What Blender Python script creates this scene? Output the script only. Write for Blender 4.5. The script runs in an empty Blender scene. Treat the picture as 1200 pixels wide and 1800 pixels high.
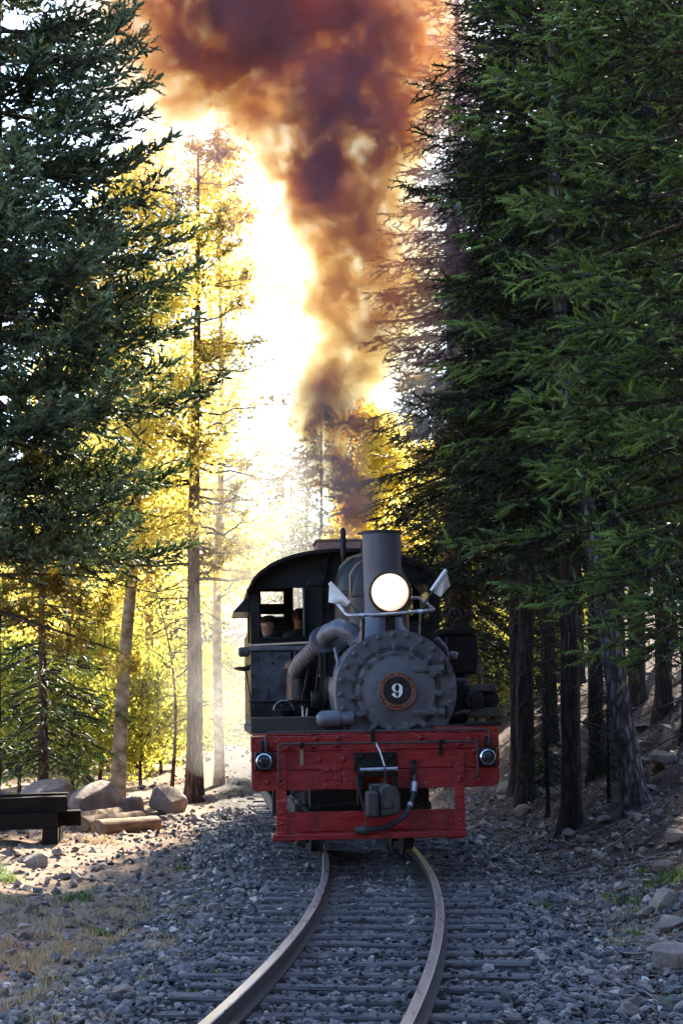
import bpy, bmesh, math, random
import numpy as np
from mathutils import Vector, Matrix, Quaternion

R = math.radians
SC = bpy.context.scene
COL = SC.collection

# ------------------------------------------------------------------ camera
# the photograph: horizon 340 px below the centre, focal length 3500 px on an 1800 px tall frame (70 mm)
CAM_Z = 1.54
PITCH = math.atan(340 / 3500)
cam_data = bpy.data.cameras.new('camera')
cam = bpy.data.objects.new('camera', cam_data)
COL.objects.link(cam)
cam.location = (0, 0, CAM_Z)
cam.rotation_euler = (math.pi / 2 + PITCH, 0, 0)
cam_data.sensor_fit = 'VERTICAL'
cam_data.sensor_height = 36
cam_data.lens = 70
cam_data.clip_start = 0.1
cam_data.clip_end = 2000
SC.camera = cam

# ------------------------------------------------------------------ sky, sun, exposure
SUN_AZ, SUN_EL = R(14), R(36)          # azimuth from +Y towards +X
world = bpy.data.worlds.new('World')
SC.world = world
world.use_nodes = True
wn = world.node_tree
bg = wn.nodes['Background']
sky = wn.nodes.new('ShaderNodeTexSky')
sky.sky_type = 'NISHITA'
sky.sun_disc = False
sky.sun_elevation = SUN_EL
sky.sun_rotation = SUN_AZ
sky.altitude = 2700
sky.air_density = 1.0
sky.dust_density = 2.5
wn.links.new(sky.outputs[0], bg.inputs[0])
bg.inputs[1].default_value = 0.14
sun_d = bpy.data.lights.new('sun', 'SUN')
sun_d.energy = 5.0
sun_d.angle = R(0.5)
sun_d.color = (1.0, 0.88, 0.70)
sun = bpy.data.objects.new('sun', sun_d)
COL.objects.link(sun)
SUN_DIR = Vector((math.sin(SUN_AZ) * math.cos(SUN_EL), math.cos(SUN_AZ) * math.cos(SUN_EL), math.sin(SUN_EL)))
sun.rotation_euler = SUN_DIR.to_track_quat('Z', 'Y').to_euler()
sun.location = (0, 0, 60)

vs = SC.view_settings
vs.view_transform = 'Standard'
vs.look = 'None'
vs.exposure = 2.6
vs.gamma = 1.0
vs.use_curve_mapping = False
SC.render.engine = 'CYCLES'
cy = SC.cycles
cy.use_denoising = True
cy.max_bounces = 6
cy.diffuse_bounces = 3
cy.glossy_bounces = 3
cy.transmission_bounces = 3
cy.transparent_max_bounces = 4
cy.volume_bounces = 1
cy.volume_max_steps = 256
cy.sample_clamp_indirect = 6.0
cy.use_adaptive_sampling = True
cy.adaptive_threshold = 0.03

# ------------------------------------------------------------------ helpers
def at(x, y, d):
    """world point seen at photograph pixel (x, y) at distance d along +Y"""
    u, v = (x - 600) / 3500, (900 - y) / 3500
    c, s = math.cos(PITCH), math.sin(PITCH)
    ry, rz = c - s * v, s + c * v
    t = d / ry
    return Vector((u * t, d, CAM_Z + rz * t))

def tag(o, label=None, cat=None, group=None, kind=None):
    if label: o['label'] = label
    if cat: o['category'] = cat
    if group: o['group'] = group
    if kind: o['kind'] = kind
    return o

def empty(name, loc=(0, 0, 0), rz=0.0):
    o = bpy.data.objects.new(name, None)
    o.location = loc
    o.rotation_euler = (0, 0, rz)
    o.empty_display_size = 0.2
    COL.objects.link(o)
    return o

def link(name, mesh, parent=None, loc=None, rot=None):
    o = bpy.data.objects.new(name, mesh)
    COL.objects.link(o)
    if parent is not None: o.parent = parent
    if loc is not None: o.location = loc
    if rot is not None: o.rotation_euler = rot
    return o

def np_mesh(name, v, f, mat, tint=None, smooth=False):
    """triangle or quad mesh from numpy arrays, optional per-vertex float attribute 'tint'"""
    me = bpy.data.meshes.new(name)
    n, k = f.shape
    me.vertices.add(len(v)); me.loops.add(n * k); me.polygons.add(n)
    me.vertices.foreach_set('co', np.ascontiguousarray(v, dtype=np.float32).ravel())
    me.loops.foreach_set('vertex_index', np.ascontiguousarray(f, dtype=np.int32).ravel())
    me.polygons.foreach_set('loop_start', np.arange(0, n * k, k, dtype=np.int32))
    me.polygons.foreach_set('loop_total', np.full(n, k, dtype=np.int32))
    me.polygons.foreach_set('use_smooth', np.full(n, smooth, dtype=bool))
    if tint is not None:
        a = me.attributes.new('tint', 'FLOAT', 'POINT')
        a.data.foreach_set('value', np.ascontiguousarray(tint, dtype=np.float32))
    me.update(calc_edges=True)
    me.materials.append(mat)
    return me

def frame_of(d):
    d = Vector(d).normalized()
    a = Vector((0, 0, 1)) if abs(d.z) < 0.95 else Vector((1, 0, 0))
    x = a.cross(d).normalized()
    return x, d.cross(x).normalized(), d

class MB:
    """collects shapes, builds ONE mesh object"""
    def __init__(self): self.v = []; self.f = []
    def _add(self, vs, fs):
        b = len(self.v)
        self.v += [tuple(p) for p in vs]
        self.f += [tuple(b + i for i in q) for q in fs]
        return self
    def box(self, c, s, rot=None):
        c = Vector(c); h = Vector(s) * 0.5
        ps = [Vector((sx * h.x, sy * h.y, sz * h.z)) for sz in (-1, 1) for sy in (-1, 1) for sx in (-1, 1)]
        if rot is not None: ps = [rot @ p for p in ps]
        return self._add([c + p for p in ps], [(0, 2, 3, 1), (4, 5, 7, 6), (0, 1, 5, 4), (2, 6, 7, 3), (0, 4, 6, 2), (1, 3, 7, 5)])
    def b2(self, lo, hi):
        lo, hi = Vector(lo), Vector(hi)
        return self.box((lo + hi) / 2, hi - lo)
    def bar(self, p0, p1, w, h):
        x, y, d = frame_of(Vector(p1) - Vector(p0))
        p0, p1 = Vector(p0), Vector(p1)
        c = [(-w / 2, -h / 2), (w / 2, -h / 2), (w / 2, h / 2), (-w / 2, h / 2)]
        vs = [p + x * a + y * b for p in (p0, p1) for a, b in c]
        return self._add(vs, [(3, 2, 1, 0), (4, 5, 6, 7)] + [(i, (i + 1) % 4, 4 + (i + 1) % 4, 4 + i) for i in range(4)])
    def tube(self, pts, r, n=10, caps=True, closed=False, flat=1.0):
        pts = [Vector(p) for p in pts]; m = len(pts)
        rs = r if isinstance(r, (list, tuple)) else [r] * m
        vs = []; px = None
        for i, p in enumerate(pts):
            if closed: t = pts[(i + 1) % m] - pts[i - 1]
            else: t = pts[min(i + 1, m - 1)] - pts[max(i - 1, 0)]
            t = t.normalized()
            if px is None: px = frame_of(t)[0]
            x = (px - t * px.dot(t))
            x = x.normalized() if x.length > 1e-5 else frame_of(t)[0]
            y = t.cross(x); px = x
            for k in range(n):
                a = 2 * math.pi * k / n
                vs.append(p + (x * math.cos(a) + y * math.sin(a) * flat) * rs[i])
        fs = []
        for i in range(m if closed else m - 1):
            j = (i + 1) % m
            for k in range(n):
                l = (k + 1) % n
                fs.append((i * n + k, i * n + l, j * n + l, j * n + k))
        if caps and not closed:
            fs.append(tuple(range(n - 1, -1, -1))); fs.append(tuple((m - 1) * n + k for k in range(n)))
        return self._add(vs, fs)
    def cyl(self, p0, p1, r0, r1=None, n=16, caps=True):
        return self.tube([p0, p1], [r0, r0 if r1 is None else r1], n, caps)
    def lathe(self, prof, o, axis=(0, 0, 1), n=32, caps=True):
        o = Vector(o); x, y, d = frame_of(axis); vs = []; fs = []; m = len(prof)
        for r, h in prof:
            for k in range(n):
                a = 2 * math.pi * k / n
                vs.append(o + d * h + (x * math.cos(a) + y * math.sin(a)) * r)
        for i in range(m - 1):
            for k in range(n):
                l = (k + 1) % n
                fs.append((i * n + k, i * n + l, (i + 1) * n + l, (i + 1) * n + k))
        if caps:
            fs.append(tuple(range(n - 1, -1, -1))); fs.append(tuple((m - 1) * n + k for k in range(n)))
        return self._add(vs, fs)
    def prism(self, poly, y0, y1):
        """polygon in (x, z), counter-clockwise seen from -y, extruded along y"""
        n = len(poly)
        vs = [(x, y0, z) for x, z in poly] + [(x, y1, z) for x, z in poly]
        return self._add(vs, [tuple(range(n)), tuple(range(2 * n - 1, n - 1, -1))] + [(i, n + i, n + (i + 1) % n, (i + 1) % n) for i in range(n)])
    def ico(self, c, rad, rng=None, jit=0.0, sub=1):
        bm = bmesh.new(); bmesh.ops.create_icosphere(bm, subdivisions=sub, radius=1)
        rad = Vector(rad) if hasattr(rad, '__len__') else Vector((rad,) * 3)
        vs = []
        for q in bm.verts:
            k = 1 + (rng.uniform(-jit, jit) if rng else 0)
            vs.append(Vector(c) + Vector((q.co.x * rad.x * k, q.co.y * rad.y * k, q.co.z * rad.z * k)))
        bm.verts.index_update()
        fs = [tuple(q.index for q in f.verts) for f in bm.faces]
        bm.free()
        return self._add(vs, fs)
    def mesh(self, name, mat, smooth=None):
        me = bpy.data.meshes.new(name)
        me.from_pydata(self.v, [], self.f)
        bm = bmesh.new(); bm.from_mesh(me)
        bmesh.ops.recalc_face_normals(bm, faces=bm.faces)
        bm.to_mesh(me); bm.free()
        me.materials.append(mat)
        if smooth is not None:
            me.polygons.foreach_set('use_smooth', [True] * len(me.polygons))
            me.set_sharp_from_angle(angle=R(smooth))
        me.update()
        return me
    def build(self, name, mat, parent=None, smooth=35, bevel=0.0, seg=2):
        o = link(name, self.mesh(name, mat, smooth), parent)
        if bevel > 0:
            m = o.modifiers.new('bevel', 'BEVEL'); m.width = bevel; m.segments = seg
            m.limit_method = 'ANGLE'; m.angle_limit = R(40)
        return o

# ---- value noise for terrain and stones
_rs = np.random.RandomState(7)
_LAT = _rs.rand(256, 256)
def vnoise(x, y):
    xi = np.floor(x).astype(int); yi = np.floor(y).astype(int)
    fx = x - xi; fy = y - yi
    fx = fx * fx * (3 - 2 * fx); fy = fy * fy * (3 - 2 * fy)
    g = lambda a, b: _LAT[a & 255, b & 255]
    return (g(xi, yi) * (1 - fx) + g(xi + 1, yi) * fx) * (1 - fy) + (g(xi, yi + 1) * (1 - fx) + g(xi + 1, yi + 1) * fx) * fy - 0.5
def fbm(x, y, o=4):
    s = 0; a = 1.0
    for i in range(o):
        s = s + a * vnoise(x * 2 ** i + 17.3 * i, y * 2 ** i + 5.1 * i); a *= 0.5
    return s

# ------------------------------------------------------------------ materials
def new_mat(name):
    m = bpy.data.materials.new(name); m.use_nodes = True
    nt = m.node_tree
    return m, nt, nt.nodes['Principled BSDF'], nt.nodes['Material Output']

def noise(nt, scale, detail=4, rough=0.55, vec=None, dist=0.0):
    n = nt.nodes.new('ShaderNodeTexNoise')
    n.inputs['Scale'].default_value = scale; n.inputs['Detail'].default_value = detail
    n.inputs['Roughness'].default_value = rough; n.inputs['Distortion'].default_value = dist
    if vec is not None: nt.links.new(vec, n.inputs['Vector'])
    return n

def ramp(nt, fac, stops):
    r = nt.nodes.new('ShaderNodeValToRGB')
    e = r.color_ramp.elements
    while len(e) < len(stops): e.new(0.5)
    for i, (p, c) in enumerate(stops):
        e[i].position = p; e[i].color = (*c, 1) if len(c) == 3 else c
    nt.links.new(fac, r.inputs[0])
    return r

def bump(nt, h, strength, dist=0.01, normal=None):
    b = nt.nodes.new('ShaderNodeBump')
    b.inputs['Strength'].default_value = strength; b.inputs['Distance'].default_value = dist
    nt.links.new(h, b.inputs['Height'])
    if normal is not None: nt.links.new(normal, b.inputs['Normal'])
    return b

def pm(name, c1, c2=None, rough=0.55, metal=0.0, scale=6.0, bstr=0.2, bscale=60, bdist=0.004, rvar=0.15, stretch=None, spec=0.5, chips=None, soot=None):
    """painted / bare surface: two tones by noise, roughness variation, fine relief"""
    m, nt, p, out = new_mat(name)
    c2 = c2 or tuple(min(1, c * 1.5 + 0.004) for c in c1)
    tc = nt.nodes.new('ShaderNodeTexCoord')
    vec = tc.outputs['Object']
    if stretch:
        mp = nt.nodes.new('ShaderNodeMapping'); mp.inputs['Scale'].default_value = stretch
        nt.links.new(vec, mp.inputs[0]); vec = mp.outputs[0]
    n = noise(nt, scale, 6, 0.65, vec)
    r = ramp(nt, n.outputs[0], [(0.32, c1), (0.7, c2)])
    colr = r.outputs[0]
    for layer, sc_, lo_, hi_, st_ in ((soot, 2.3, 0.50, 0.72, (2.0, 2.0, 0.5)), (chips, 20.0, 0.605, 0.66, (0.45, 1.0, 1.6))):
        if not layer: continue
        mp2 = nt.nodes.new('ShaderNodeMapping'); mp2.inputs['Scale'].default_value = st_
        nt.links.new(tc.outputs['Object'], mp2.inputs[0])
        nl = noise(nt, sc_, 8, 0.7, mp2.outputs[0])
        ml = nt.nodes.new('ShaderNodeMapRange'); ml.inputs[1].default_value = lo_; ml.inputs[2].default_value = hi_
        nt.links.new(nl.outputs[0], ml.inputs[0])
        mx = nt.nodes.new('ShaderNodeMix'); mx.data_type = 'RGBA'
        nt.links.new(ml.outputs[0], mx.inputs[0]); nt.links.new(colr, mx.inputs[6]); mx.inputs[7].default_value = (*layer, 1)
        colr = mx.outputs[2]
    nt.links.new(colr, p.inputs['Base Color'])
    mr = nt.nodes.new('ShaderNodeMapRange')
    mr.inputs[1].default_value = 0.3; mr.inputs[2].default_value = 0.7
    mr.inputs[3].default_value = max(0.05, rough - rvar); mr.inputs[4].default_value = min(1, rough + rvar)
    nt.links.new(n.outputs[0], mr.inputs[0]); nt.links.new(mr.outputs[0], p.inputs['Roughness'])
    p.inputs['Metallic'].default_value = metal
    p.inputs['Specular IOR Level'].default_value = spec
    if bstr > 0:
        n2 = noise(nt, bscale, 4, 0.6, vec)
        b = bump(nt, n2.outputs[0], bstr, bdist)
        nt.links.new(b.outputs[0], p.inputs['Normal'])
    return m

def leaf_mat(name, c1, c2, trans=0.45, tcol=None, rough=0.55, spec=0.3):
    """needles and leaves: colour from the 'tint' attribute and noise, part of the light passes through"""
    m, nt, p, out = new_mat(name)
    at_ = nt.nodes.new('ShaderNodeAttribute'); at_.attribute_name = 'tint'
    g = nt.nodes.new('ShaderNodeNewGeometry')
    n = noise(nt, 1.3, 3, 0.6, g.outputs['Position'])
    ad = nt.nodes.new('ShaderNodeMath'); ad.operation = 'MULTIPLY_ADD'
    nt.links.new(n.outputs[0], ad.inputs[0]); ad.inputs[1].default_value = 0.7
    nt.links.new(at_.outputs['Fac'], ad.inputs[2])
    r = ramp(nt, ad.outputs[0], [(0.42, c1), (0.98, c2)])
    nt.links.new(r.outputs[0], p.inputs['Base Color'])
    p.inputs['Roughness'].default_value = rough
    p.inputs['Specular IOR Level'].default_value = spec
    tr = nt.nodes.new('ShaderNodeBsdfTranslucent')
    if tcol:
        mx = nt.nodes.new('ShaderNodeMix'); mx.data_type = 'RGBA'; mx.blend_type = 'MULTIPLY'; mx.inputs[0].default_value = 1
        nt.links.new(r.outputs[0], mx.inputs[6]); mx.inputs[7].default_value = (*tcol, 1)
        nt.links.new(mx.outputs[2], tr.inputs[0])
    else:
        nt.links.new(r.outputs[0], tr.inputs[0])
    mix = nt.nodes.new('ShaderNodeMixShader'); mix.inputs[0].default_value = trans
    nt.links.new(p.outputs[0], mix.inputs[1]); nt.links.new(tr.outputs[0], mix.inputs[2])
    nt.links.new(mix.outputs[0], out.inputs['Surface'])
    return m

def bark_mat(name, c1, c2, scale=1.0, strength=0.9, stretch=(14, 14, 2.2)):
    m, nt, p, out = new_mat(name)
    tc = nt.nodes.new('ShaderNodeTexCoord')
    mp = nt.nodes.new('ShaderNodeMapping'); mp.inputs['Scale'].default_value = tuple(s * scale for s in stretch)
    nt.links.new(tc.outputs['Object'], mp.inputs[0])
    n = noise(nt, 1.0, 6, 0.65, mp.outputs[0], 0.6)
    v = nt.nodes.new('ShaderNodeTexVoronoi'); v.feature = 'DISTANCE_TO_EDGE'; v.inputs['Scale'].default_value = 1.2
    nt.links.new(mp.outputs[0], v.inputs['Vector'])
    fz = nt.nodes.new('ShaderNodeMath'); fz.operation = 'MULTIPLY_ADD'; fz.inputs[1].default_value = 0.9
    nt.links.new(v.outputs['Distance'], fz.inputs[0]); nt.links.new(n.outputs[0], fz.inputs[2])
    r = ramp(nt, fz.outputs[0], [(0.42, tuple(c * 0.6 for c in c1)), (0.58, c1), (0.95, c2)])
    nt.links.new(r.outputs[0], p.inputs['Base Color'])
    p.inputs['Roughness'].default_value = 0.9
    p.inputs['Specular IOR Level'].default_value = 0.2
    a = nt.nodes.new('ShaderNodeMath'); a.operation = 'MULTIPLY_ADD'; a.inputs[1].default_value = 1.2
    nt.links.new(v.outputs['Distance'], a.inputs[0]); nt.links.new(n.outputs[0], a.inputs[2])
    b = bump(nt, a.outputs[0], strength, 0.06)
    nt.links.new(b.outputs[0], p.inputs['Normal'])
    return m

M = {}
M['red'] = pm('red_paint', (0.20, 0.006, 0.007), (0.34, 0.012, 0.011), 0.26, 0, 5, 1.0, 26, 0.008, 0.12, (0.7, 1, 3.0), chips=(0.38, 0.17, 0.16), soot=(0.09, 0.006, 0.006))
M['black'] = pm('black_painted_steel', (0.006, 0.006, 0.007), (0.014, 0.014, 0.016), 0.36, 0, 4, 0.5, 22, 0.006, 0.18, spec=0.2, chips=(0.05, 0.05, 0.055), soot=(0.014, 0.012, 0.010))
M['black_dull'] = pm('sooty_black', (0.007, 0.007, 0.007), (0.016, 0.015, 0.014), 0.75, 0, 3, 0.3, 40)
M['deck'] = pm('dark_deck_timber', (0.012, 0.011, 0.010), (0.035, 0.030, 0.026), 0.7, 0, 3, 0.6, 20, 0.006, 0.1, (1, 6, 6))
M['graphite'] = pm('graphite_paint', (0.070, 0.074, 0.086), (0.105, 0.110, 0.125), 0.48, 0.15, 7, 0.35, 45, 0.004, 0.16, chips=(0.17, 0.17, 0.18), soot=(0.045, 0.045, 0.05))
M['stack'] = pm('grey_stack_steel', (0.052, 0.058, 0.076), (0.112, 0.122, 0.152), 0.50, 0.25, 5, 0.2, 30, 0.003, 0.12, (3, 3, 0.5), soot=(0.03, 0.03, 0.034))
M['pipe'] = pm('silver_grey_pipe', (0.075, 0.08, 0.098), (0.15, 0.157, 0.185), 0.42, 0.3, 8, 0.6, 35, 0.008, 0.14, soot=(0.03, 0.03, 0.033))
M['steel'] = pm('bare_steel_pipe', (0.30, 0.31, 0.34), (0.48, 0.49, 0.52), 0.32, 0.8, 10, 0.15, 60)
M['jacket'] = pm('dented_black_jacket', (0.014, 0.016, 0.022), (0.040, 0.044, 0.056), 0.45, 0.1, 3.0, 0.9, 5, 0.03, 0.18)
M['brass'] = pm('worn_brass', (0.22, 0.14, 0.10), (0.36, 0.25, 0.19), 0.35, 0.8, 15, 0.2, 70)
M['letter'] = pm('pale_brass_letters', (0.40, 0.29, 0.22), (0.54, 0.42, 0.33), 0.4, 0.4, 15, 0.1)
M['lamp_rim'] = pm('dark_bronze_rim', (0.035, 0.018, 0.012), (0.07, 0.036, 0.022), 0.35, 0.4, 12)
M['badge_red'] = pm('maroon_enamel', (0.10, 0.008, 0.010), (0.15, 0.013, 0.014), 0.35, 0, 20, 0.1)
M['badge_black'] = pm('navy_black_enamel', (0.006, 0.007, 0.012), (0.010, 0.011, 0.018), 0.3, 0, 20, 0.1)
M['white_paint'] = pm('white_paint', (0.72, 0.72, 0.70), (0.82, 0.82, 0.80), 0.5, 0, 10, 0.1)
M['flag'] = pm('white_flag_cloth', (0.66, 0.65, 0.64), (0.80, 0.79, 0.78), 0.85, 0, 12, 0.4, 90, 0.004)
M['rubber'] = pm('black_rubber', (0.012, 0.012, 0.014), (0.030, 0.030, 0.036), 0.5, 0, 20, 0.2)
M['cast'] = pm('worn_cast_iron', (0.026, 0.024, 0.024), (0.075, 0.065, 0.060), 0.6, 0.3, 9, 0.5, 40)
M['hatch'] = pm('rusty_brown_hatch', (0.15, 0.075, 0.06), (0.30, 0.17, 0.14), 0.8, 0, 6, 0.5, 30)
M['copper'] = pm('pale_wood_edge', (0.42, 0.29, 0.20), (0.58, 0.43, 0.32), 0.5, 0.1, 10, 0.2)
M['glass_dark'] = pm('dark_lens', (0.02, 0.022, 0.03), (0.03, 0.032, 0.04), 0.08, 0.3, 10, 0.0)
M['chrome'] = pm('chrome', (0.6, 0.62, 0.66), (0.7, 0.72, 0.75), 0.12, 1.0, 10, 0.0)
M['seat_green'] = pm('green_paint', (0.02, 0.06, 0.045), (0.03, 0.08, 0.06), 0.4)
M['brown_strap'] = pm('tan_strap', (0.25, 0.15, 0.07), (0.35, 0.22, 0.11), 0.6)
M['rail'] = pm('rail_side_rust', (0.018, 0.012, 0.010), (0.045, 0.030, 0.027), 0.75, 0.1, 9, 0.4, 40, 0.004, 0.12)
M['rail_head'] = pm('polished_rail_head', (0.46, 0.45, 0.46), (0.58, 0.57, 0.58), 0.30, 0.9, 5, 0.0, 50, 0.002, 0.05, (4, 0.3, 4))
M['tie'] = pm('weathered_sleeper_wood', (0.035, 0.031, 0.031), (0.16, 0.145, 0.145), 0.85, 0, 3.2, 1.0, 9, 0.02, 0.08, (0.7, 9, 9))
M['timber'] = pm('creosoted_timber', (0.007, 0.005, 0.004), (0.020, 0.014, 0.011), 0.9, 0, 3, 0.8, 14, 0.01, 0.05, (1, 5, 5), spec=0.12)
M['log'] = pm('peeled_log', (0.11, 0.055, 0.028), (0.33, 0.20, 0.105), 0.85, 0, 4, 0.8, 12, 0.01, 0.08, (1, 4, 4))
M['boulder'] = pm('boulder_stone', (0.13, 0.095, 0.078), (0.30, 0.225, 0.18), 0.9, 0, 3.5, 1.0, 14, 0.03, 0.06)
M['skin'] = pm('skin', (0.20, 0.09, 0.055), (0.28, 0.14, 0.085), 0.5, 0, 10, 0.1)
M['clothes'] = pm('dark_work_jacket', (0.02, 0.02, 0.024), (0.04, 0.04, 0.045), 0.9, 0, 10, 0.3)
M['cap'] = pm('black_cap_cloth', (0.012, 0.012, 0.014), (0.022, 0.022, 0.026), 0.9, 0, 10, 0.3)
M['twig'] = pm('dry_twig', (0.13, 0.105, 0.09), (0.30, 0.25, 0.22), 0.9, 0, 8, 0.3)
M['hair'] = pm('brown_hair', (0.02, 0.012, 0.008), (0.04, 0.025, 0.016), 0.7)

M['bark_pine'] = bark_mat('pine_bark', (0.085, 0.045, 0.030), (0.24, 0.135, 0.085))
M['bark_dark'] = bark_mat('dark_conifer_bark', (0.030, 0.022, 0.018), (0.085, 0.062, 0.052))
M['bark_grey'] = bark_mat('grey_furrowed_bark', (0.055, 0.050, 0.050), (0.25, 0.235, 0.235), 1.0, 1.0, (12, 12, 4.0))
M['bark_aspen'] = bark_mat('pale_aspen_bark', (0.34, 0.25, 0.16), (0.58, 0.47, 0.34), 0.6, 0.25, (5, 5, 7))
M['bark_twig'] = bark_mat('grey_brown_branch', (0.045, 0.034, 0.027), (0.13, 0.10, 0.082), 1.5, 0.5)
M['spruce'] = leaf_mat('blue_spruce_needles', (0.012, 0.026, 0.012), (0.19, 0.27, 0.15), 0.28, (1.3, 1.2, 0.5))
M['fir'] = leaf_mat('fresh_fir_needles', (0.006, 0.014, 0.004), (0.150, 0.245, 0.048), 0.30, (1.3, 1.25, 0.5))
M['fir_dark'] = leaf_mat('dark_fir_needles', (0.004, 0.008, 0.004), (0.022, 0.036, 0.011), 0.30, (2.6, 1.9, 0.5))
M['pine'] = leaf_mat('pine_needles', (0.07, 0.075, 0.028), (0.22, 0.20, 0.07), 0.55, (1.7, 1.3, 0.4))
M['aspen'] = leaf_mat('yellow_aspen_leaves', (0.72, 0.58, 0.09), (0.95, 0.80, 0.22), 0.82)
M['bush'] = leaf_mat('yellow_green_leaves', (0.20, 0.24, 0.04), (0.62, 0.54, 0.09), 0.75)
M['far_green'] = leaf_mat('far_forest_needles', (0.03, 0.05, 0.03), (0.10, 0.12, 0.06), 0.3)
M['dry_grass'] = leaf_mat('dry_grass_blades', (0.26, 0.19, 0.085), (0.50, 0.39, 0.21), 0.4)
M['green_grass'] = leaf_mat('green_grass_blades', (0.05, 0.10, 0.018), (0.14, 0.22, 0.045), 0.4)

# stones: each stone has its own tint
def stone_mat(name, stops):
    m, nt, p, out = new_mat(name)
    a = nt.nodes.new('ShaderNodeAttribute'); a.attribute_name = 'tint'
    g = nt.nodes.new('ShaderNodeNewGeometry')
    r = ramp(nt, a.outputs['Fac'], stops)
    n = noise(nt, 45, 4, 0.6, g.outputs['Position'])
    mr = nt.nodes.new('ShaderNodeMapRange'); mr.inputs[1].default_value = 0.3; mr.inputs[2].default_value = 0.7
    mr.inputs[3].default_value = 0.65; mr.inputs[4].default_value = 1.3
    nt.links.new(n.outputs[0], mr.inputs[0])
    mx = nt.nodes.new('ShaderNodeVectorMath'); mx.operation = 'SCALE'
    nt.links.new(r.outputs[0], mx.inputs[0]); nt.links.new(mr.outputs[0], mx.inputs['Scale'])
    nt.links.new(mx.outputs[0], p.inputs['Base Color'])
    p.inputs['Roughness'].default_value = 0.8
    p.inputs['Specular IOR Level'].default_value = 0.35
    b = bump(nt, n.outputs[0], 0.5, 0.006)
    nt.links.new(b.outputs[0], p.inputs['Normal'])
    return m
M['ballast'] = stone_mat('ballast_stone', [(0.0, (0.025, 0.024, 0.026)), (0.3, (0.078, 0.074, 0.076)), (0.55, (0.15, 0.138, 0.136)), (0.75, (0.25, 0.205, 0.18)), (0.88, (0.34, 0.26, 0.21)), (1.0, (0.58, 0.51, 0.45))])
M['scree'] = stone_mat('slope_rock', [(0.0, (0.05, 0.038, 0.034)), (0.4, (0.13, 0.098, 0.083)), (0.75, (0.25, 0.185, 0.15)), (1.0, (0.42, 0.32, 0.25))])
M['litter'] = stone_mat('dry_litter', [(0.0, (0.05, 0.028, 0.018)), (0.5, (0.16, 0.092, 0.055)), (1.0, (0.36, 0.25, 0.15))])

# ground: type map in the attribute 'bed' (1 = ballast bed, 0 = soil), 'slope' (1 = needle litter slope)
def ground_mat():
    m, nt, p, out = new_mat('forest_ground')
    g = nt.nodes.new('ShaderNodeNewGeometry')
    P = g.outputs['Position']
    n1 = noise(nt, 1.1, 6, 0.65, P); n2 = noise(nt, 14, 6, 0.7, P); n3 = noise(nt, 60, 4, 0.7, P)
    soil = ramp(nt, n2.outputs[0], [(0.28, (0.10, 0.062, 0.043)), (0.5, (0.27, 0.185, 0.13)), (0.75, (0.45, 0.34, 0.25))])
    litter = ramp(nt, n2.outputs[0], [(0.3, (0.030, 0.020, 0.016)), (0.55, (0.085, 0.060, 0.050)), (0.78, (0.18, 0.135, 0.115))])
    bal = ramp(nt, n3.outputs[0], [(0.32, (0.025, 0.024, 0.026)), (0.55, (0.075, 0.072, 0.074)), (0.75, (0.15, 0.14, 0.135))])
    a1 = nt.nodes.new('ShaderNodeAttribute'); a1.attribute_name = 'bed'
    a2 = nt.nodes.new('ShaderNodeAttribute'); a2.attribute_name = 'slope'
    def mixf(fac, A, B):
        ad = nt.nodes.new('ShaderNodeMath'); ad.operation = 'MULTIPLY_ADD'; ad.inputs[1].default_value = 0.9
        sb = nt.nodes.new('ShaderNodeMath'); sb.operation = 'SUBTRACT'; sb.inputs[1].default_value = 0.5
        nt.links.new(n1.outputs[0], sb.inputs[0]); nt.links.new(sb.outputs[0], ad.inputs[0]); nt.links.new(fac, ad.inputs[2])
        mr = nt.nodes.new('ShaderNodeMapRange'); mr.inputs[1].default_value = 0.25; mr.inputs[2].default_value = 0.75
        nt.links.new(ad.outputs[0], mr.inputs[0])
        mx = nt.nodes.new('ShaderNodeMix'); mx.data_type = 'RGBA'
        nt.links.new(mr.outputs[0], mx.inputs[0]); nt.links.new(A, mx.inputs[6]); nt.links.new(B, mx.inputs[7])
        return mx.outputs[2]
    c = mixf(a2.outputs['Fac'], soil.outputs[0], litter.outputs[0])
    c = mixf(a1.outputs['Fac'], c, bal.outputs[0])
    nt.links.new(c, p.inputs['Base Color'])
    p.inputs['Roughness'].default_value = 0.95
    p.inputs['Specular IOR Level'].default_value = 0.15
    b1 = bump(nt, n2.outputs[0], 0.8, 0.05)
    b2 = bump(nt, n3.outputs[0], 0.8, 0.02, b1.outputs[0])
    nt.links.new(b2.outputs[0], p.inputs['Normal'])
    return m
M['ground'] = ground_mat()

# ------------------------------------------------------------------ track line and terrain
D0, X0, S0, KC = 19.4, 0.34, -0.005, -0.0125
def track_x(d):
    d = np.asarray(d, dtype=float)
    c = np.clip(d, 4.0, 24.0)
    x = X0 + S0 * (c - D0) + 0.5 * KC * (c - D0) ** 2
    return x + (S0 + KC * (c - D0)) * (d - c)
def track_slope(d):
    return S0 + KC * (np.clip(d, 4.0, 24.0) - D0)

def sstep(a, b, x):
    t = np.clip((x - a) / (b - a), 0, 1)
    return t * t * (3 - 2 * t)

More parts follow.
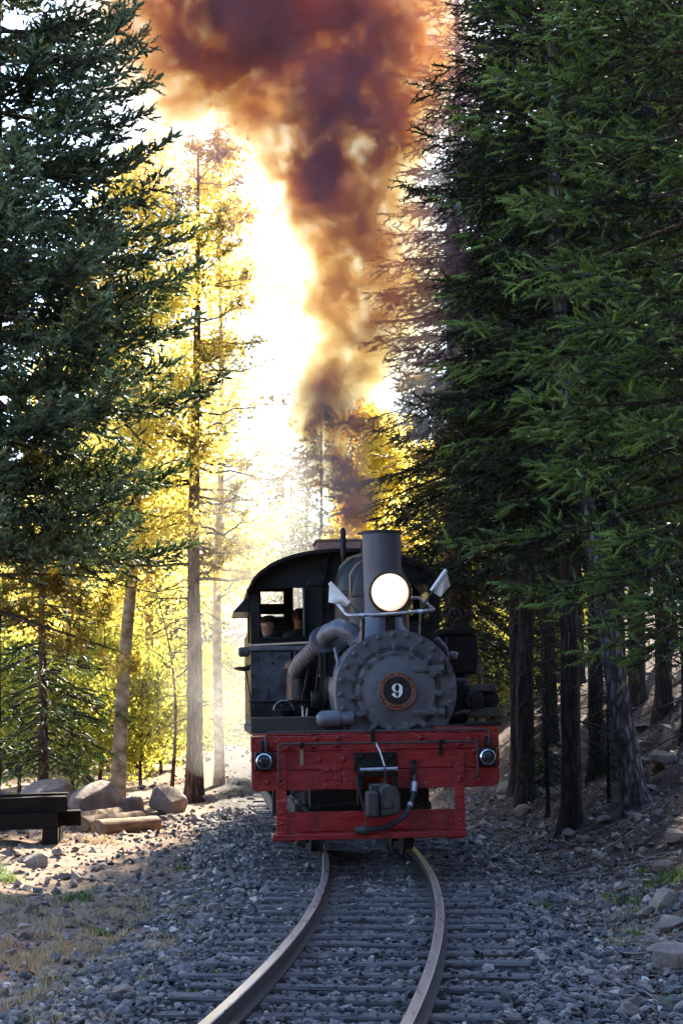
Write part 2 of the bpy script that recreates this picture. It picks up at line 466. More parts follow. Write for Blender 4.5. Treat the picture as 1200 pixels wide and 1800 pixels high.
def ground_z(x, y):
    x = np.asarray(x, dtype=float); y = np.asarray(y, dtype=float)
    u = x - track_x(np.minimum(y, 70))
    au = np.abs(u)
    z = -0.185 - 0.13 * sstep(1.2, 2.1, au)
    wild = sstep(1.5, 3.0, au)
    z = z + fbm(x * 0.5, y * 0.5) * 0.16 * wild + fbm(x * 2.7, y * 2.7, 3) * 0.07 * sstep(1.1, 2.0, au)
    s = np.maximum(u - 1.65, 0)
    z = z + 0.54 * (s - 0.5 * (1 - np.exp(-s / 0.5))) * (1 - 0.45 * sstep(14, 40, s)) + fbm(x * 1.1 + 40, y * 1.1, 4) * 0.22 * sstep(0.2, 2, s)
    # low bank beside the track behind the engine, and the far hill
    z = z + 0.75 * np.exp(-((x + 2.9) / 1.2) ** 2 - ((y - 50) / 7.0) ** 2)
    z = z + 26 * sstep(75, 260, y) + fbm(x * 0.03, y * 0.03) * 6 * sstep(70, 150, y)
    z = z + 14 * sstep(25, 120, -x)
    return z

def build_ground():
    def lines(lo, f0, f1, hi, step, grow=1.16):
        out = list(np.arange(f0, f1 + 1e-6, step)); s = step; p = f1
        while p < hi: s *= grow; p += s; out.append(min(p, hi))
        s = step; p = f0; pre = []
        while p > lo: s *= grow; p -= s; pre.append(max(p, lo))
        return np.array(pre[::-1] + out)
    xs = lines(-190, -6.5, 7.0, 190, 0.10); ys = lines(-30, 8.5, 32, 330, 0.14)
    X, Y = np.meshgrid(xs, ys)
    Z = ground_z(X, Y)
    v = np.stack([X, Y, Z], -1).reshape(-1, 3)
    nx, ny = len(xs), len(ys)
    i = (np.arange(ny - 1)[:, None] * nx + np.arange(nx - 1)[None]).ravel()
    f = np.stack([i, i + 1, i + nx + 1, i + nx], -1)
    me = np_mesh('ground', v, f, M['ground'], smooth=True)
    u = (X - track_x(np.minimum(Y, 70))).ravel()
    bed = 1 - sstep(1.2, 2.3, np.abs(u)); bed = np.maximum(bed, 0.45 * (1 - sstep(1.8, 3.4, np.abs(u))) * (Y.ravel() < 22))
    sl = sstep(1.7, 2.8, u)
    for nm, arr in (('bed', bed), ('slope', sl)):
        a = me.attributes.new(nm, 'FLOAT', 'POINT'); a.data.foreach_set('value', arr.astype(np.float32))
    o = link('ground', me); tag(o, 'gravelly forest floor rising into a slope beside the track', kind='structure')
    return o
ground = build_ground()

# ------------------------------------------------------------------ railway track
GAUGE = 0.488           # half distance between rail centres
track = empty('railway_track', (0, 0, 0))
tag(track, 'narrow gauge railway track curving towards the steam engine on dark ballast', 'railway track')
def rail(side):
    prof_w = [(-0.055, -0.118), (0.055, -0.118), (0.055, -0.108), (0.009, -0.098), (0.009, -0.036), (0.030, -0.030), (0.031, -0.006),
              (-0.031, -0.006), (-0.030, -0.030), (-0.009, -0.036), (-0.009, -0.098), (-0.055, -0.108)]
    prof_h = [(0.0311, -0.0062), (0.026, 0.0), (-0.026, 0.0), (-0.0311, -0.0062)]
    ds = np.arange(5.0, 62.0, 0.28)
    for nm, prof, mat in (('rail', prof_w, M['rail']), ('rail_head', prof_h, M['rail_head'])):
        mb = MB(); n = len(prof); rows = 0
        for d in ds:
            s = float(track_slope(d)); c = 1 / math.sqrt(1 + s * s)
            px, py = float(track_x(d)) + side * GAUGE * c, d - side * GAUGE * c * s
            for a, z in prof: mb.v.append((px + a * c, py - a * c * s, z))
            rows += 1
        for i in range(rows - 1):
            for k in range(n if nm == 'rail' else n - 1):
                l = (k + 1) % n
                mb.f.append((i * n + k, i * n + l, (i + 1) * n + l, (i + 1) * n + k))
        if nm == 'rail': r0 = mb.build('rail', mat, track, smooth=30)
        else: mb.build('rail_head', mat, r0, smooth=40)
for s_ in (-1, 1): rail(s_)
rng = random.Random(3)
tie_meshes = []
for k in range(6):
    mb = MB(); L = 1.04 + rng.uniform(-0.05, 0.06); n = 7
    for j in range(n):                       # slightly split and worn plank
        a = -L + 2 * L * j / (n - 1)
        w0, w1, h = 0.095 + rng.uniform(-.008, .006), 0.095 + rng.uniform(-.008, .006), rng.uniform(-.008, .004)
        mb.v += [(a, -w0, -0.16), (a, w1, -0.16), (a, w1, -0.012 + h), (a, w1 - 0.018, h), (a, -w0 + 0.018, h + rng.uniform(-.004, .004)), (a, -w0, -0.014 + h)]
    for j in range(n - 1):
        for q in range(6): mb.f.append((j * 6 + q, j * 6 + (q + 1) % 6, (j + 1) * 6 + (q + 1) % 6, (j + 1) * 6 + q))
    mb.f += [tuple(range(5, -1, -1)), tuple((n - 1) * 6 + q for q in range(6))]
    tie_meshes.append(mb.mesh('tie', M['tie'], 30))
plate = MB().box((0, 0, 0), (0.19, 0.15, 0.012)).cyl((0.078, 0.04, 0), (0.078, 0.04, 0.02), 0.012, n=6).cyl((-0.078, -0.04, 0), (-0.078, -0.04, 0.02), 0.012, n=6).mesh('tie_plate', M['rail'], 30)
TIES = []
d = 6.2
while d < 40:
    s = float(track_slope(d)); dd = d + rng.uniform(-.05, .05)
    o = link('tie', rng.choice(tie_meshes), track, (float(track_x(dd)) + rng.uniform(-.05, .05), dd, -0.124 + rng.uniform(-.006, .003)), (rng.uniform(-.02, .02), rng.uniform(-.012, .012), -math.atan(s) + rng.uniform(-.025, .025)))
    TIES.append((dd, s))
    d += 0.54

# ------------------------------------------------------------------ stones
def ico_arrays():
    bm = bmesh.new(); bmesh.ops.create_icosphere(bm, subdivisions=1, radius=1)
    bm.verts.index_update()
    v = np.array([q.co[:] for q in bm.verts]); f = np.array([[q.index for q in t.verts] for t in bm.faces]); bm.free()
    return v, f
IV, IF = ico_arrays()
OV = np.array([[1, 0, 0], [-1, 0, 0], [0, 1, 0], [0, -1, 0], [.2, .1, 1], [-.1, -.2, -1]], float)
OF = np.array([[0, 2, 4], [2, 1, 4], [1, 3, 4], [3, 0, 4], [2, 0, 5], [1, 2, 5], [3, 1, 5], [0, 3, 5]])
def stones_np(pos, size, rs, flat=(0.45, 0.85), coarse=False):
    n = len(pos); BV, BF = (OV, OF) if coarse else (IV, IF)
    nv = len(BV)
    v = BV[None] * (1 + rs.uniform(-0.30, 0.30, (n, nv, 1)))
    sc = np.stack([rs.uniform(0.75, 1.35, n), rs.uniform(0.7, 1.1, n), rs.uniform(flat[0], flat[1], n)], -1) * size[:, None]
    # random rotation from unit quaternions, mostly lying flat
    ang = rs.uniform(0, 2 * np.pi, n); tx = rs.normal(0, 0.35, n); ty = rs.normal(0, 0.35, n)
    v = v * sc[:, None]
    c, s = np.cos(tx)[:, None], np.sin(tx)[:, None]
    v = np.stack([v[..., 0], c * v[..., 1] - s * v[..., 2], s * v[..., 1] + c * v[..., 2]], -1)
    c, s = np.cos(ty)[:, None], np.sin(ty)[:, None]
    v = np.stack([c * v[..., 0] + s * v[..., 2], v[..., 1], -s * v[..., 0] + c * v[..., 2]], -1)
    c, s = np.cos(ang)[:, None], np.sin(ang)[:, None]
    v = np.stack([c * v[..., 0] - s * v[..., 1], s * v[..., 0] + c * v[..., 1], v[..., 2]], -1)
    v = v + pos[:, None]
    f = BF[None] + (np.arange(n) * nv)[:, None, None]
    return v.reshape(-1, 3), f.reshape(-1, 3)

rs = np.random.RandomState(11)
N = 40000
dq = rs.rand(N * 2); a_, b_ = 9.0, 34.0; pw = -0.9
dd = (a_ ** (1 + pw) + dq * (b_ ** (1 + pw) - a_ ** (1 + pw))) ** (1 / (1 + pw))
uu = rs.normal(0, 1.55, N * 2)
uu = np.where((np.abs(uu) > 4.2) | ((uu < -1.9) & (rs.rand(N * 2) < 0.75)) | ((uu > 2.6) & (rs.rand(N * 2) < 0.6)), rs.uniform(-2, 2, N * 2), uu)
keep = (np.abs(np.abs(uu) - GAUGE) > 0.085)
ties_d = np.array([t[0] for t in TIES])
near = np.abs(dd[:, None] - ties_d[None]).min(1)
on_tie = (np.abs(uu) < 1.05) & (near < 0.125)
keep &= ~(on_tie & (rs.rand(N * 2) > 0.2))
uu, dd, on_tie = uu[keep][:N], dd[keep][:N], on_tie[keep][:N]
n = len(uu)
sl = track_slope(dd); px = track_x(dd) + uu; py = dd - uu * sl * 0.9
size = np.clip(rs.lognormal(math.log(0.0195), 0.42, n), 0.008, 0.065) * (1 + 0.25 * (dd > 18))
size = np.where(on_tie, size * 0.6, size)
pz = ground_z(px, py) + size * 0.22 + rs.uniform(0, 0.018, n)
inside = (np.abs(uu) < 1.05)
pz = np.where(inside, np.maximum(pz, -0.170 + rs.uniform(-0.014, 0.020, n)), pz)
pz = np.where(on_tie, -0.124 + size * 0.45, pz)
tint = np.clip(rs.beta(1.5, 2.0, n) + 0.18 * (np.abs(uu) > 1.6) * rs.rand(n), 0, 1)
order = np.argsort(-(size / dd))
vis = (np.abs(px / py * 3500) < 620) & (py > 9.6)
first = [k for k in order if vis[k]][:300]
mask = np.ones(n, bool); mask[first] = False
nr = mask & (dd < 14.5); fa = mask & (dd >= 14.5)
A3 = np.stack([px, py, pz], -1)
v, f = stones_np(A3[nr], size[nr], rs)
v2, f2 = stones_np(A3[fa], size[fa] * 1.1, rs, coarse=True)
o = link('gravel', np_mesh('gravel', np.concatenate([v, v2]), np.concatenate([f, f2 + len(v)]), M['ballast'], np.concatenate([np.repeat(tint[nr], 12), np.repeat(tint[fa], 6)])), ground)
tag(o, kind='stuff')
stone_meshes = []
for k in range(14):
    v, f = stones_np(np.zeros((1, 3)), np.ones(1), rs, (0.5, 0.8))
    stone_meshes.append(np_mesh('stone', v, f, M['ballast'], np.full(12, rs.beta(2.2, 2.4))))
for k in first:
    o = link('stone', stone_meshes[k % 14], ground, (px[k], py[k], pz[k]), (0, 0, rs.uniform(0, 6.28)))
    o.scale = (size[k],) * 3

# rocks strewn over the slope and the left verge
N2 = 7500
xs_ = rs.uniform(1.5, 7.5, N2); ys_ = 9.5 + 22 * rs.rand(N2) ** 1.2
left = rs.rand(N2) < 0.34
xs_ = np.where(left, rs.uniform(-6.5, -1.9, N2), xs_ + track_x(ys_)); ys_ = np.where(left, 10 + 24 * rs.rand(N2), ys_)
sz = np.clip(rs.lognormal(math.log(0.024), 0.6, N2), 0.009, 0.13)
farb = rs.rand(N2) < 0.25
ys_ = np.where(farb, rs.uniform(31, 64, N2), ys_); xs_ = np.where(farb, rs.uniform(-7, 9, N2), xs_); sz = np.where(farb, sz * 1.8, sz)
v, f = stones_np(np.stack([xs_, ys_, ground_z(xs_, ys_) + sz * 0.2], -1), sz, rs, (0.45, 0.8), True)
o = link('rubble', np_mesh('rubble', v, f, M['scree'], np.repeat(rs.beta(1.6, 2.4, N2), 6)), ground)
tag(o, kind='stuff')

# fallen needles, bark and leaves
N3 = 14000
lx = np.where(rs.rand(N3) < 0.75, rs.uniform(1.6, 8.5, N3), rs.uniform(-6.5, -1.8, N3)); ly = 9.5 + 30 * rs.rand(N3); lx = lx + np.where(lx > 0, track_x(ly), 0)
la = rs.uniform(0, 6.28, N3); ll = rs.uniform(0.015, 0.06, N3); lw = ll * rs.uniform(0.15, 0.6, N3)
base = np.stack([lx, ly, ground_z(lx, ly) + 0.012], -1)
ax = np.stack([np.cos(la) * ll, np.sin(la) * ll, rs.normal(0, 0.25, N3) * ll], -1); ay = np.stack([-np.sin(la) * lw, np.cos(la) * lw, rs.normal(0, 0.3, N3) * lw], -1)
v = np.stack([base - ax, base + ay, base + ax, base - ay], 1).reshape(-1, 3)
o = link('litter', np_mesh('litter', v, np.arange(N3 * 4).reshape(-1, 4), M['litter'], np.repeat(rs.rand(N3), 4)), ground)
tag(o, kind='stuff')

def rock_mesh(name, rad, seed, mat=None, sub=3, rough=0.22):
    """angular boulder: a sphere cut by random planes, then roughened"""
    r = np.random.RandomState(seed)
    bm = bmesh.new(); bmesh.ops.create_icosphere(bm, subdivisions=sub, radius=1)
    nrm = r.normal(size=(11, 3)); nrm /= np.linalg.norm(nrm, axis=1)[:, None]; off = r.uniform(0.55, 0.85, 11)
    for q in bm.verts:
        p = np.array(q.co)
        for k in range(11):
            e = p @ nrm[k] - off[k]
            if e > 0: p = p - nrm[k] * e
        p = p * (1 + rough * 0.35 * float(fbm(np.array(p[0] * 2.3 + seed), np.array(p[1] * 2.3 + p[2] * 1.7), 4)))
        q.co = p * np.array(rad)
    me = bpy.data.meshes.new(name); bm.to_mesh(me); bm.free()
    me.polygons.foreach_set('use_smooth', [True] * len(me.polygons)); me.set_sharp_from_angle(angle=R(28))
    me.materials.append(mat or M['boulder'])
    return me
def gz(x, y): return float(ground_z(np.array(x), np.array(y)))
def on_ground(px_, d, py_=None):
    """world point on the ground at picture column px_ and distance d"""
    X = (px_ - 600) / 3500 * d
    return Vector((X, d, gz(X, d)))
# boulders along the far edge of the clearing
for (px_, d, rad, seed, rz, lab) in [
    (90, 34.5, (0.62, 0.45, 0.42), 1, 0.2, 'brown flat-topped boulder behind the dark timbers'),
    (176, 34.0, (0.58, 0.42, 0.42), 2, 1.1, 'large tan boulder in front of the pale aspen trunk'),
    (230, 35.5, (0.30, 0.28, 0.24), 5, 0.5, 'small pale boulder just right of the pale aspen trunk'),
    (296, 35.0, (0.52, 0.40, 0.36), 8, 2.0, 'reddish boulder at the foot of the tall pine'),
    (8, 31.5, (0.42, 0.36, 0.34), 11, 0.9, 'dark grey boulder behind the timber pile at the picture edge'),
    (70, 23.3, (0.20, 0.14, 0.10), 14, 0.3, 'smooth cream rock lying on the sunlit dirt below the timbers'),
    (107, 24.4, (0.08, 0.06, 0.05), 17, 0.3, 'small round tan rock beside the timber support block'),
    (375, 37.5, (0.22, 0.16, 0.10), 19, 0.3, 'low brown rock on the ground right of the tall pine')]:
    p = on_ground(px_, d)
    o = link('boulder' if rad[0] > 0.25 else 'rock', rock_mesh('boulder', rad, seed), None, (p.x, p.y, p.z + rad[2] * 0.62), (0, 0, rz))
    tag(o, lab, 'boulder' if rad[0] > 0.25 else 'rock', 'boulders round the clearing')
# bigger rocks of the slope on the other side: parts of the ground
big = [(1165, 1600, .17, 3), (1185, 1480, .13, 4), (1180, 1640, .14, 5), (1135, 1612, .09, 6), (1190, 1700, .16, 7), (1145, 1665, .09, 8), (1165, 1530, .10, 9),
       (1130, 1500, .07, 10), (1100, 1790, .09, 12), (1170, 1680, .12, 13), (1060, 1450, .10, 21), (1000, 1470, .10, 22), (940, 1400, .16, 23), (890, 1395, .20, 24),
       (915, 1430, .15, 25), (980, 1400, .18, 26), (1070, 1390, .13, 27), (1165, 1350, .22, 28), (1020, 1500, .08, 29), (1120, 1440, .08, 30), (220, 1755, .09, 31), (50, 1650, .07, 32), (255, 1545, .07, 33), (130, 1560, .07, 34)]
def hit_ground(px_, py_):
    """march the picture ray to the ground"""
    d = 8.0
    while d < 120:
        p = at(px_, py_, d)
        if p.z < gz(p.x, p.y): return p
        d += 0.05
    return p
for px_, py_, r_, seed in big:
    p = hit_ground(px_, py_)
    o = link('stone', rock_mesh('stone', (r_ * 1.2, r_ * 0.9, r_ * 0.75), seed, M['boulder'], 2), ground, (p.x, p.y, gz(p.x, p.y) + r_ * 0.3), (0, 0, seed * 1.7))

# ------------------------------------------------------------------ trees
def norm(a): return a / np.maximum(np.linalg.norm(a, axis=-1, keepdims=True), 1e-9)

def sprig(nn, nl, wid, spread=0.75, seed=0, fwd=0.75, core=0.07):
    """a twig of unit length along +X with nn pointed needles round it (one triangle each) and a thin stem"""
    r = np.random.RandomState(seed); V = []; F = []
    for k in range(nn):
        t = 0.04 + 0.96 * (k + r.rand() * 0.7) / nn
        a = k * 2.399 + r.uniform(-.3, .3)
        rad = np.array([0, math.cos(a), math.sin(a) * spread])
        d = np.array([fwd, 0, 0]) + rad
        d = d / np.linalg.norm(d)
        l = nl * (1.0 - 0.35 * t) * r.uniform(0.8, 1.15)
        b = np.array([t, 0, 0]); side = np.cross(d, [0, math.sin(a), -math.cos(a)]); side /= np.linalg.norm(side)
        i = len(V); V += [b - side * wid, b + side * wid, b + d * l]; F.append([i, i + 1, i + 2])
    # the shoot itself with its dense inner needles: a slim spindle
    i = len(V); q = 4 if core > 0.09 else 3
    V.append([0, 0, 0]); V += [[0.42, core * math.cos(6.2832 * j / q), core * math.sin(6.2832 * j / q) * (0.5 + spread / 2)] for j in range(q)]; V.append([1.02, 0, 0])
    for j in range(q):
        k = (j + 1) % q
        F += [[i, i + 1 + k, i + 1 + j], [i + q + 1, i + 1 + j, i + 1 + k]]
    return np.array(V), np.array(F)

def puff(nn, wid, seed=0):
    """pine tuft: long needles fanning forward from one point"""
    r = np.random.RandomState(seed); V = []; F = []
    for k in range(nn):
        d = np.array([r.uniform(0.1, 1.0), r.normal(0, 0.6), r.normal(0, 0.6)]); d /= np.linalg.norm(d)
        b = np.array([r.uniform(0, 0.35), 0, 0]); s = np.cross(d, r.normal(size=3)); s /= np.linalg.norm(s)
        i = len(V); V += [b - s * wid, b + s * wid, b + d * r.uniform(0.7, 1.0)]; F.append([i, i + 1, i + 2])
    return np.array(V), np.array(F)

def scatter(tmpl, pos, dirs, size, roll, tint):
    tv, tf = tmpl
    x = norm(dirs)
    up = np.where(np.abs(x[:, 2:3]) > 0.95, np.array([[1., 0, 0]]), np.array([[0, 0, 1.]]))
    y = norm(np.cross(up, x)); z = np.cross(x, y)
    c, s = np.cos(roll)[:, None], np.sin(roll)[:, None]
    y, z = y * c + z * s, z * c - y * s
    sz = size[:, None, None]
    v = pos[:, None] + sz * (tv[None, :, 0:1] * x[:, None] + tv[None, :, 1:2] * y[:, None] + tv[None, :, 2:3] * z[:, None])
    n = len(pos)
    f = tf[None] + (np.arange(n) * len(tv))[:, None, None]
    return v.reshape(-1, 3), f.reshape(-1, 3), np.repeat(tint, len(tv))

class Wood:
    """limbs: many tapered tubes in one mesh"""
    def __init__(self): self.V = []; self.F = []; self.n = 0
    def tube(self, pts, rad, k=5):
        pts = np.asarray(pts, float); m = len(pts)
        t = norm(np.gradient(pts, axis=0)); up = np.array([0.13, 0.2, 1.0]) if abs(t[0, 2]) < 0.9 else np.array([1.0, 0.1, 0])
        a = norm(np.cross(t, up)); b = np.cross(t, a)
        ang = np.arange(k) * 2 * np.pi / k
        v = pts[:, None] + np.asarray(rad)[:, None, None] * (np.cos(ang)[None, :, None] * a[:, None] + np.sin(ang)[None, :, None] * b[:, None])
        i = (np.arange(m - 1)[:, None] * k + np.arange(k)[None]); j = (np.arange(m - 1)[:, None] * k + (np.arange(k)[None] + 1) % k)
        f = np.stack([i, j, j + k, i + k], -1).reshape(-1, 4) + self.n
        self.V.append(v.reshape(-1, 3)); self.F.append(f); self.n += m * k
    def mesh(self, name, mat): return np_mesh(name, np.concatenate(self.V), np.concatenate(self.F), mat, smooth=True)

def trunk_mesh(name, H, r0, mat, rs, lean=(0, 0), bow=0.0, flare=1.4, z0=-0.4, sides=14, rough=0.05, seg=0.35):
    zs = np.arange(z0, H + 1e-6, seg); t = np.clip(zs / H, 0, 1)
    cx = lean[0] * (np.minimum(zs, 4.6) + 0.25 * np.maximum(zs - 4.6, 0)) + bow * np.sin(t * np.pi) + 0.03 * np.sin(zs * 0.9 + rs.rand() * 6)
    cy_ = lean[1] * zs + 0.03 * np.cos(zs * 0.7 + rs.rand() * 6)
    rad = r0 * (1 - 0.93 * t) * (1 + (flare - 1) * np.exp(-np.maximum(zs, 0) / 0.16)) + 0.006
    W = Wood()
    W.tube(np.stack([cx, cy_, zs], -1), rad, sides)
    v = W.V[0]; ctr = np.repeat(np.stack([cx, cy_, zs], -1), sides, 0)
    w = 1 + rough * rs.normal(size=(len(v), 1)) + 0.10 * np.repeat(np.exp(-np.maximum(zs, 0) / 0.4), sides)[:, None] * np.tile(np.sin(np.arange(sides) * 2.1), len(zs))[:, None]
    W.V[0] = ctr + (v - ctr) * w
    return W.mesh(name, mat), (lambda z: np.array([np.interp(z, zs, cx), np.interp(z, zs, cy_), z]))

def conifer(seed, H, zb, Rmax, tmpl, size, whorl=0.36, per=5, droop=0.25, tip=0.18, sec=0.10, sp=0.075, r0=0.16, dens_top=None, prof=0.75,
            zmid=None, lean=(0, 0), bow=0.0, bare=0.12, needles='spruce', bark='bark_dark', dead=0, dead_len=0.6, ragged=0.25, secl=0.42, hang=0.10, rb=None, vert=0.16, upr=0.0):
    """(trunk mesh, limbs mesh, crown mesh) of one spruce or fir"""
    rs = np.random.RandomState(seed)
    tm, axis = trunk_mesh('trunk', H, r0, M[bark], rs, lean, bow)
    W = Wood(); P = []; Dr = []; Sz = []; Ti = []
    zm = zmid if zmid is not None else zb + 0.18 * (H - zb)
    z = zb
    while z < H - 0.25:
        k = per if z < H * 0.8 else max(3, per - 1)
        a0 = rs.uniform(0, 6.28)
        for b in range(k):
            zz = z + rs.uniform(-0.5, 0.5) * whorl
            az = a0 + b * 2 * np.pi / k + rs.uniform(-.35, .35)
            e = ((H - zz) / (H - zm)) if zz > zm else 0.80 + 0.20 * (zz - zb) / max(zm - zb, 0.01)
            L = Rmax * max(e, 0.02) ** prof * (1 + rs.uniform(-ragged, ragged * 0.8))
            if L < 0.15: L = 0.15
            hfrac = np.clip((zz - zb) / (H - zb), 0, 1)
            s0 = -droop * (1 - hfrac) + 0.55 * hfrac ** 2 + rs.uniform(-.10, .10)
            t = np.linspace(0, 1, 8)
            rad_ = L * (t - 0.06 * t ** 2)
            zc = L * (s0 * t - droop * 0.6 * t ** 2 * (1 - t * 0.6) + tip * t ** 3)
            sway = L * 0.08 * rs.normal() * t ** 2
            ca, sa = math.cos(az), math.sin(az)
            base = axis(zz)
            pts = base + np.stack([ca * rad_ - sa * sway, sa * rad_ + ca * sway, zc], -1)
            W.tube(pts, np.linspace((rb or 0.010 + 0.009 * L), 0.003, 8), 5)
            ns = max(4, int(L / sec))
            ts = bare + (1 - bare) * (np.arange(ns) + rs.rand(ns)) / ns
            fi = ts * 7; i0 = np.minimum(fi.astype(int), 6); fr = (fi - i0)[:, None]
            bp = pts[i0] * (1 - fr) + pts[i0 + 1] * fr
            tg = norm(pts[i0 + 1] - pts[i0])
            bn = norm(np.cross(tg, np.array([0, 0, 1.0])))
            sg = np.where(np.arange(ns) % 2 == 0, 1.0, -1.0)[:, None]
            sd = norm(tg * 0.75 + bn * sg * rs.uniform(0.6, 1.0, (ns, 1)) + np.array([0, 0, 1.0]) * rs.normal(0.0, vert, (ns, 1)))
            l2 = (secl * L * (1 - ts) ** 0.8 * (0.35 + 0.65 * np.minimum(ts / 0.35, 1)) + 0.10) * rs.uniform(0.7, 1.2, ns)
            l2 = np.minimum(l2, 0.9)
            m = np.maximum(2, np.ceil(l2 / sp)).astype(int)
            idx = np.repeat(np.arange(ns), m)
            j = np.arange(len(idx)) - np.repeat(np.cumsum(m) - m, m)
            uq = (j + 0.6) / m[idx]
            q = bp[idx] + sd[idx] * (uq * l2[idx])[:, None]
            q[:, 2] -= hang * l2[idx] * uq ** 2
            alt = np.where(j % 2 == 0, 1.0, -1.0)[:, None]
            end = (j == m[idx] - 1)[:, None]
            sb = norm(np.cross(sd[idx], np.array([0, 0, 1.0])))
            dr = norm(sd[idx] + np.where(end, 0.0, 0.75) * alt * sb + rs.normal(0, 0.22, (len(idx), 3)) + np.array([0, 0, -hang]))
            if upr:
                dr = norm(dr + np.array([0, 0, 1.0]) * np.abs(rs.normal(upr, 0.5, (len(idx), 1))) * (rs.rand(len(idx), 1) < 0.6))
            P.append(q); Dr.append(dr)
            Sz.append(size * rs.uniform(0.75, 1.25, len(idx)))
            Ti.append(np.clip(rs.normal(0.12, 0.12, len(idx)) + 0.38 * ts[idx] * uq + (0.12 if rs.rand() < 0.3 else 0), 0, 1))
            # leading shoot
            P.append(pts[-1:]); Dr.append(norm(pts[-1:] - pts[-2:-1])); Sz.append(np.array([size * 1.1])); Ti.append(np.array([0.5]))
        z += whorl * (1.0 if dens_top is None or z < dens_top else 1.9)
    for b in range(dead):
        zz = rs.uniform(0.25, 1.0) * zb; az = rs.uniform(0, 6.28); L = dead_len * rs.uniform(0.4, 1.2)
        t = np.linspace(0, 1, 5)
        pts = axis(zz) + np.stack([math.cos(az) * L * t, math.sin(az) * L * t, L * (-0.1 * t - 0.25 * t ** 2)], -1)
        W.tube(pts, np.linspace(0.014, 0.003, 5), 4)
    pos, di, si, ti = np.concatenate(P), np.concatenate(Dr), np.concatenate(Sz), np.concatenate(Ti)
    v, f, tt = scatter(tmpl, pos, di, si, rs.uniform(0, 6.28, len(pos)), ti)
    return tm, W.mesh('limbs', M['bark_twig']), np_mesh('crown', v, f, M[needles], tt)

def pine(seed, H, zb, Rmax, tuft, size, r0=0.2, n=46, bark='bark_pine', needles='pine', lean=(0, 0), bow=0, per_branch=34, side=None, dead=14, up=0.12, twig=5, cones=None):
    rs = np.random.RandomState(seed)
    tm, axis = trunk_mesh('trunk', H, r0, M[bark], rs, lean, bow)
    W = Wood(); P = []; Dr = []; Sz = []
    for b in range(n):
        zz = zb + (H - zb) * (b + rs.rand()) / n
        az = rs.uniform(0, 6.28); h = (zz - zb) / (H - zb)
        L = Rmax * (1 - 0.75 * h ** 1.6) * rs.uniform(0.55, 1.1)
        t = np.linspace(0, 1, 7); s0 = rs.uniform(-0.25, 0.15) + 0.35 * h
        pts = axis(zz) + np.stack([math.cos(az) * L * t, math.sin(az) * L * t, L * (s0 * t - 0.18 * t ** 2 + (up + 0.12) * t ** 3)], -1)
        pts[1:-1] += rs.normal(0, 0.04, (5, 3))
        W.tube(pts, np.linspace(0.030 * (1.1 - h) + 0.008, 0.005, 7), 5)
        for q in range(twig + int(L * 2)):
            tt = rs.uniform(0.35, 1.0); i = min(int(tt * 6), 5); p0 = pts[i] + (pts[i + 1] - pts[i]) * (tt * 6 - i)
            d0 = norm((pts[i + 1] - pts[i])[None])[0] * 0.8 + rs.normal(0, 0.6, 3) * np.array([1, 1, 0.6]) + np.array([0, 0, 0.15])
            d0 = d0 / np.linalg.norm(d0); l = rs.uniform(0.2, 0.6) * (0.5 + 0.5 * L / Rmax)
            tw = np.stack([p0, p0 + d0 * l * 0.5, p0 + d0 * l + np.array([0, 0, 0.05])])
            W.tube(tw, [0.008, 0.006, 0.003], 3)
            k = max(2, int(per_branch / (twig + L * 2) * rs.uniform(0.7, 1.3)))
            uq = rs.uniform(0.3, 1.05, k)[:, None]
            P.append(tw[0] * (1 - uq) + tw[2] * uq + rs.normal(0, 0.075, (k, 3)))
            Dr.append(norm(d0 + rs.normal(0, 0.7, (k, 3)) + np.array([0, 0, 0.25])))
            Sz.append(size * rs.uniform(0.7, 1.2, k))
    for b in range(dead):
        zz = rs.uniform(0.35, 1.0) * zb; az = rs.uniform(0, 6.28); L = rs.uniform(0.4, 1.7)
        t = np.linspace(0, 1, 6)
        pts = axis(zz) + np.stack([math.cos(az) * L * t, math.sin(az) * L * t, L * (0.05 * t - 0.3 * t ** 2)], -1) + np.concatenate([np.zeros((1, 3)), rs.normal(0, 0.04, (5, 3))])
        W.tube(pts, np.linspace(0.018, 0.003, 6), 4)
    pos, di, si = np.concatenate(P), np.concatenate(Dr), np.concatenate(Sz)
    v, f, tt = scatter(tuft, pos, di, si, rs.uniform(0, 6.28, len(pos)), np.clip(rs.normal(0.35, 0.2, len(pos)), 0, 1))
    return tm, W.mesh('limbs', M['bark_twig']), np_mesh('crown', v, f, M[needles], tt)

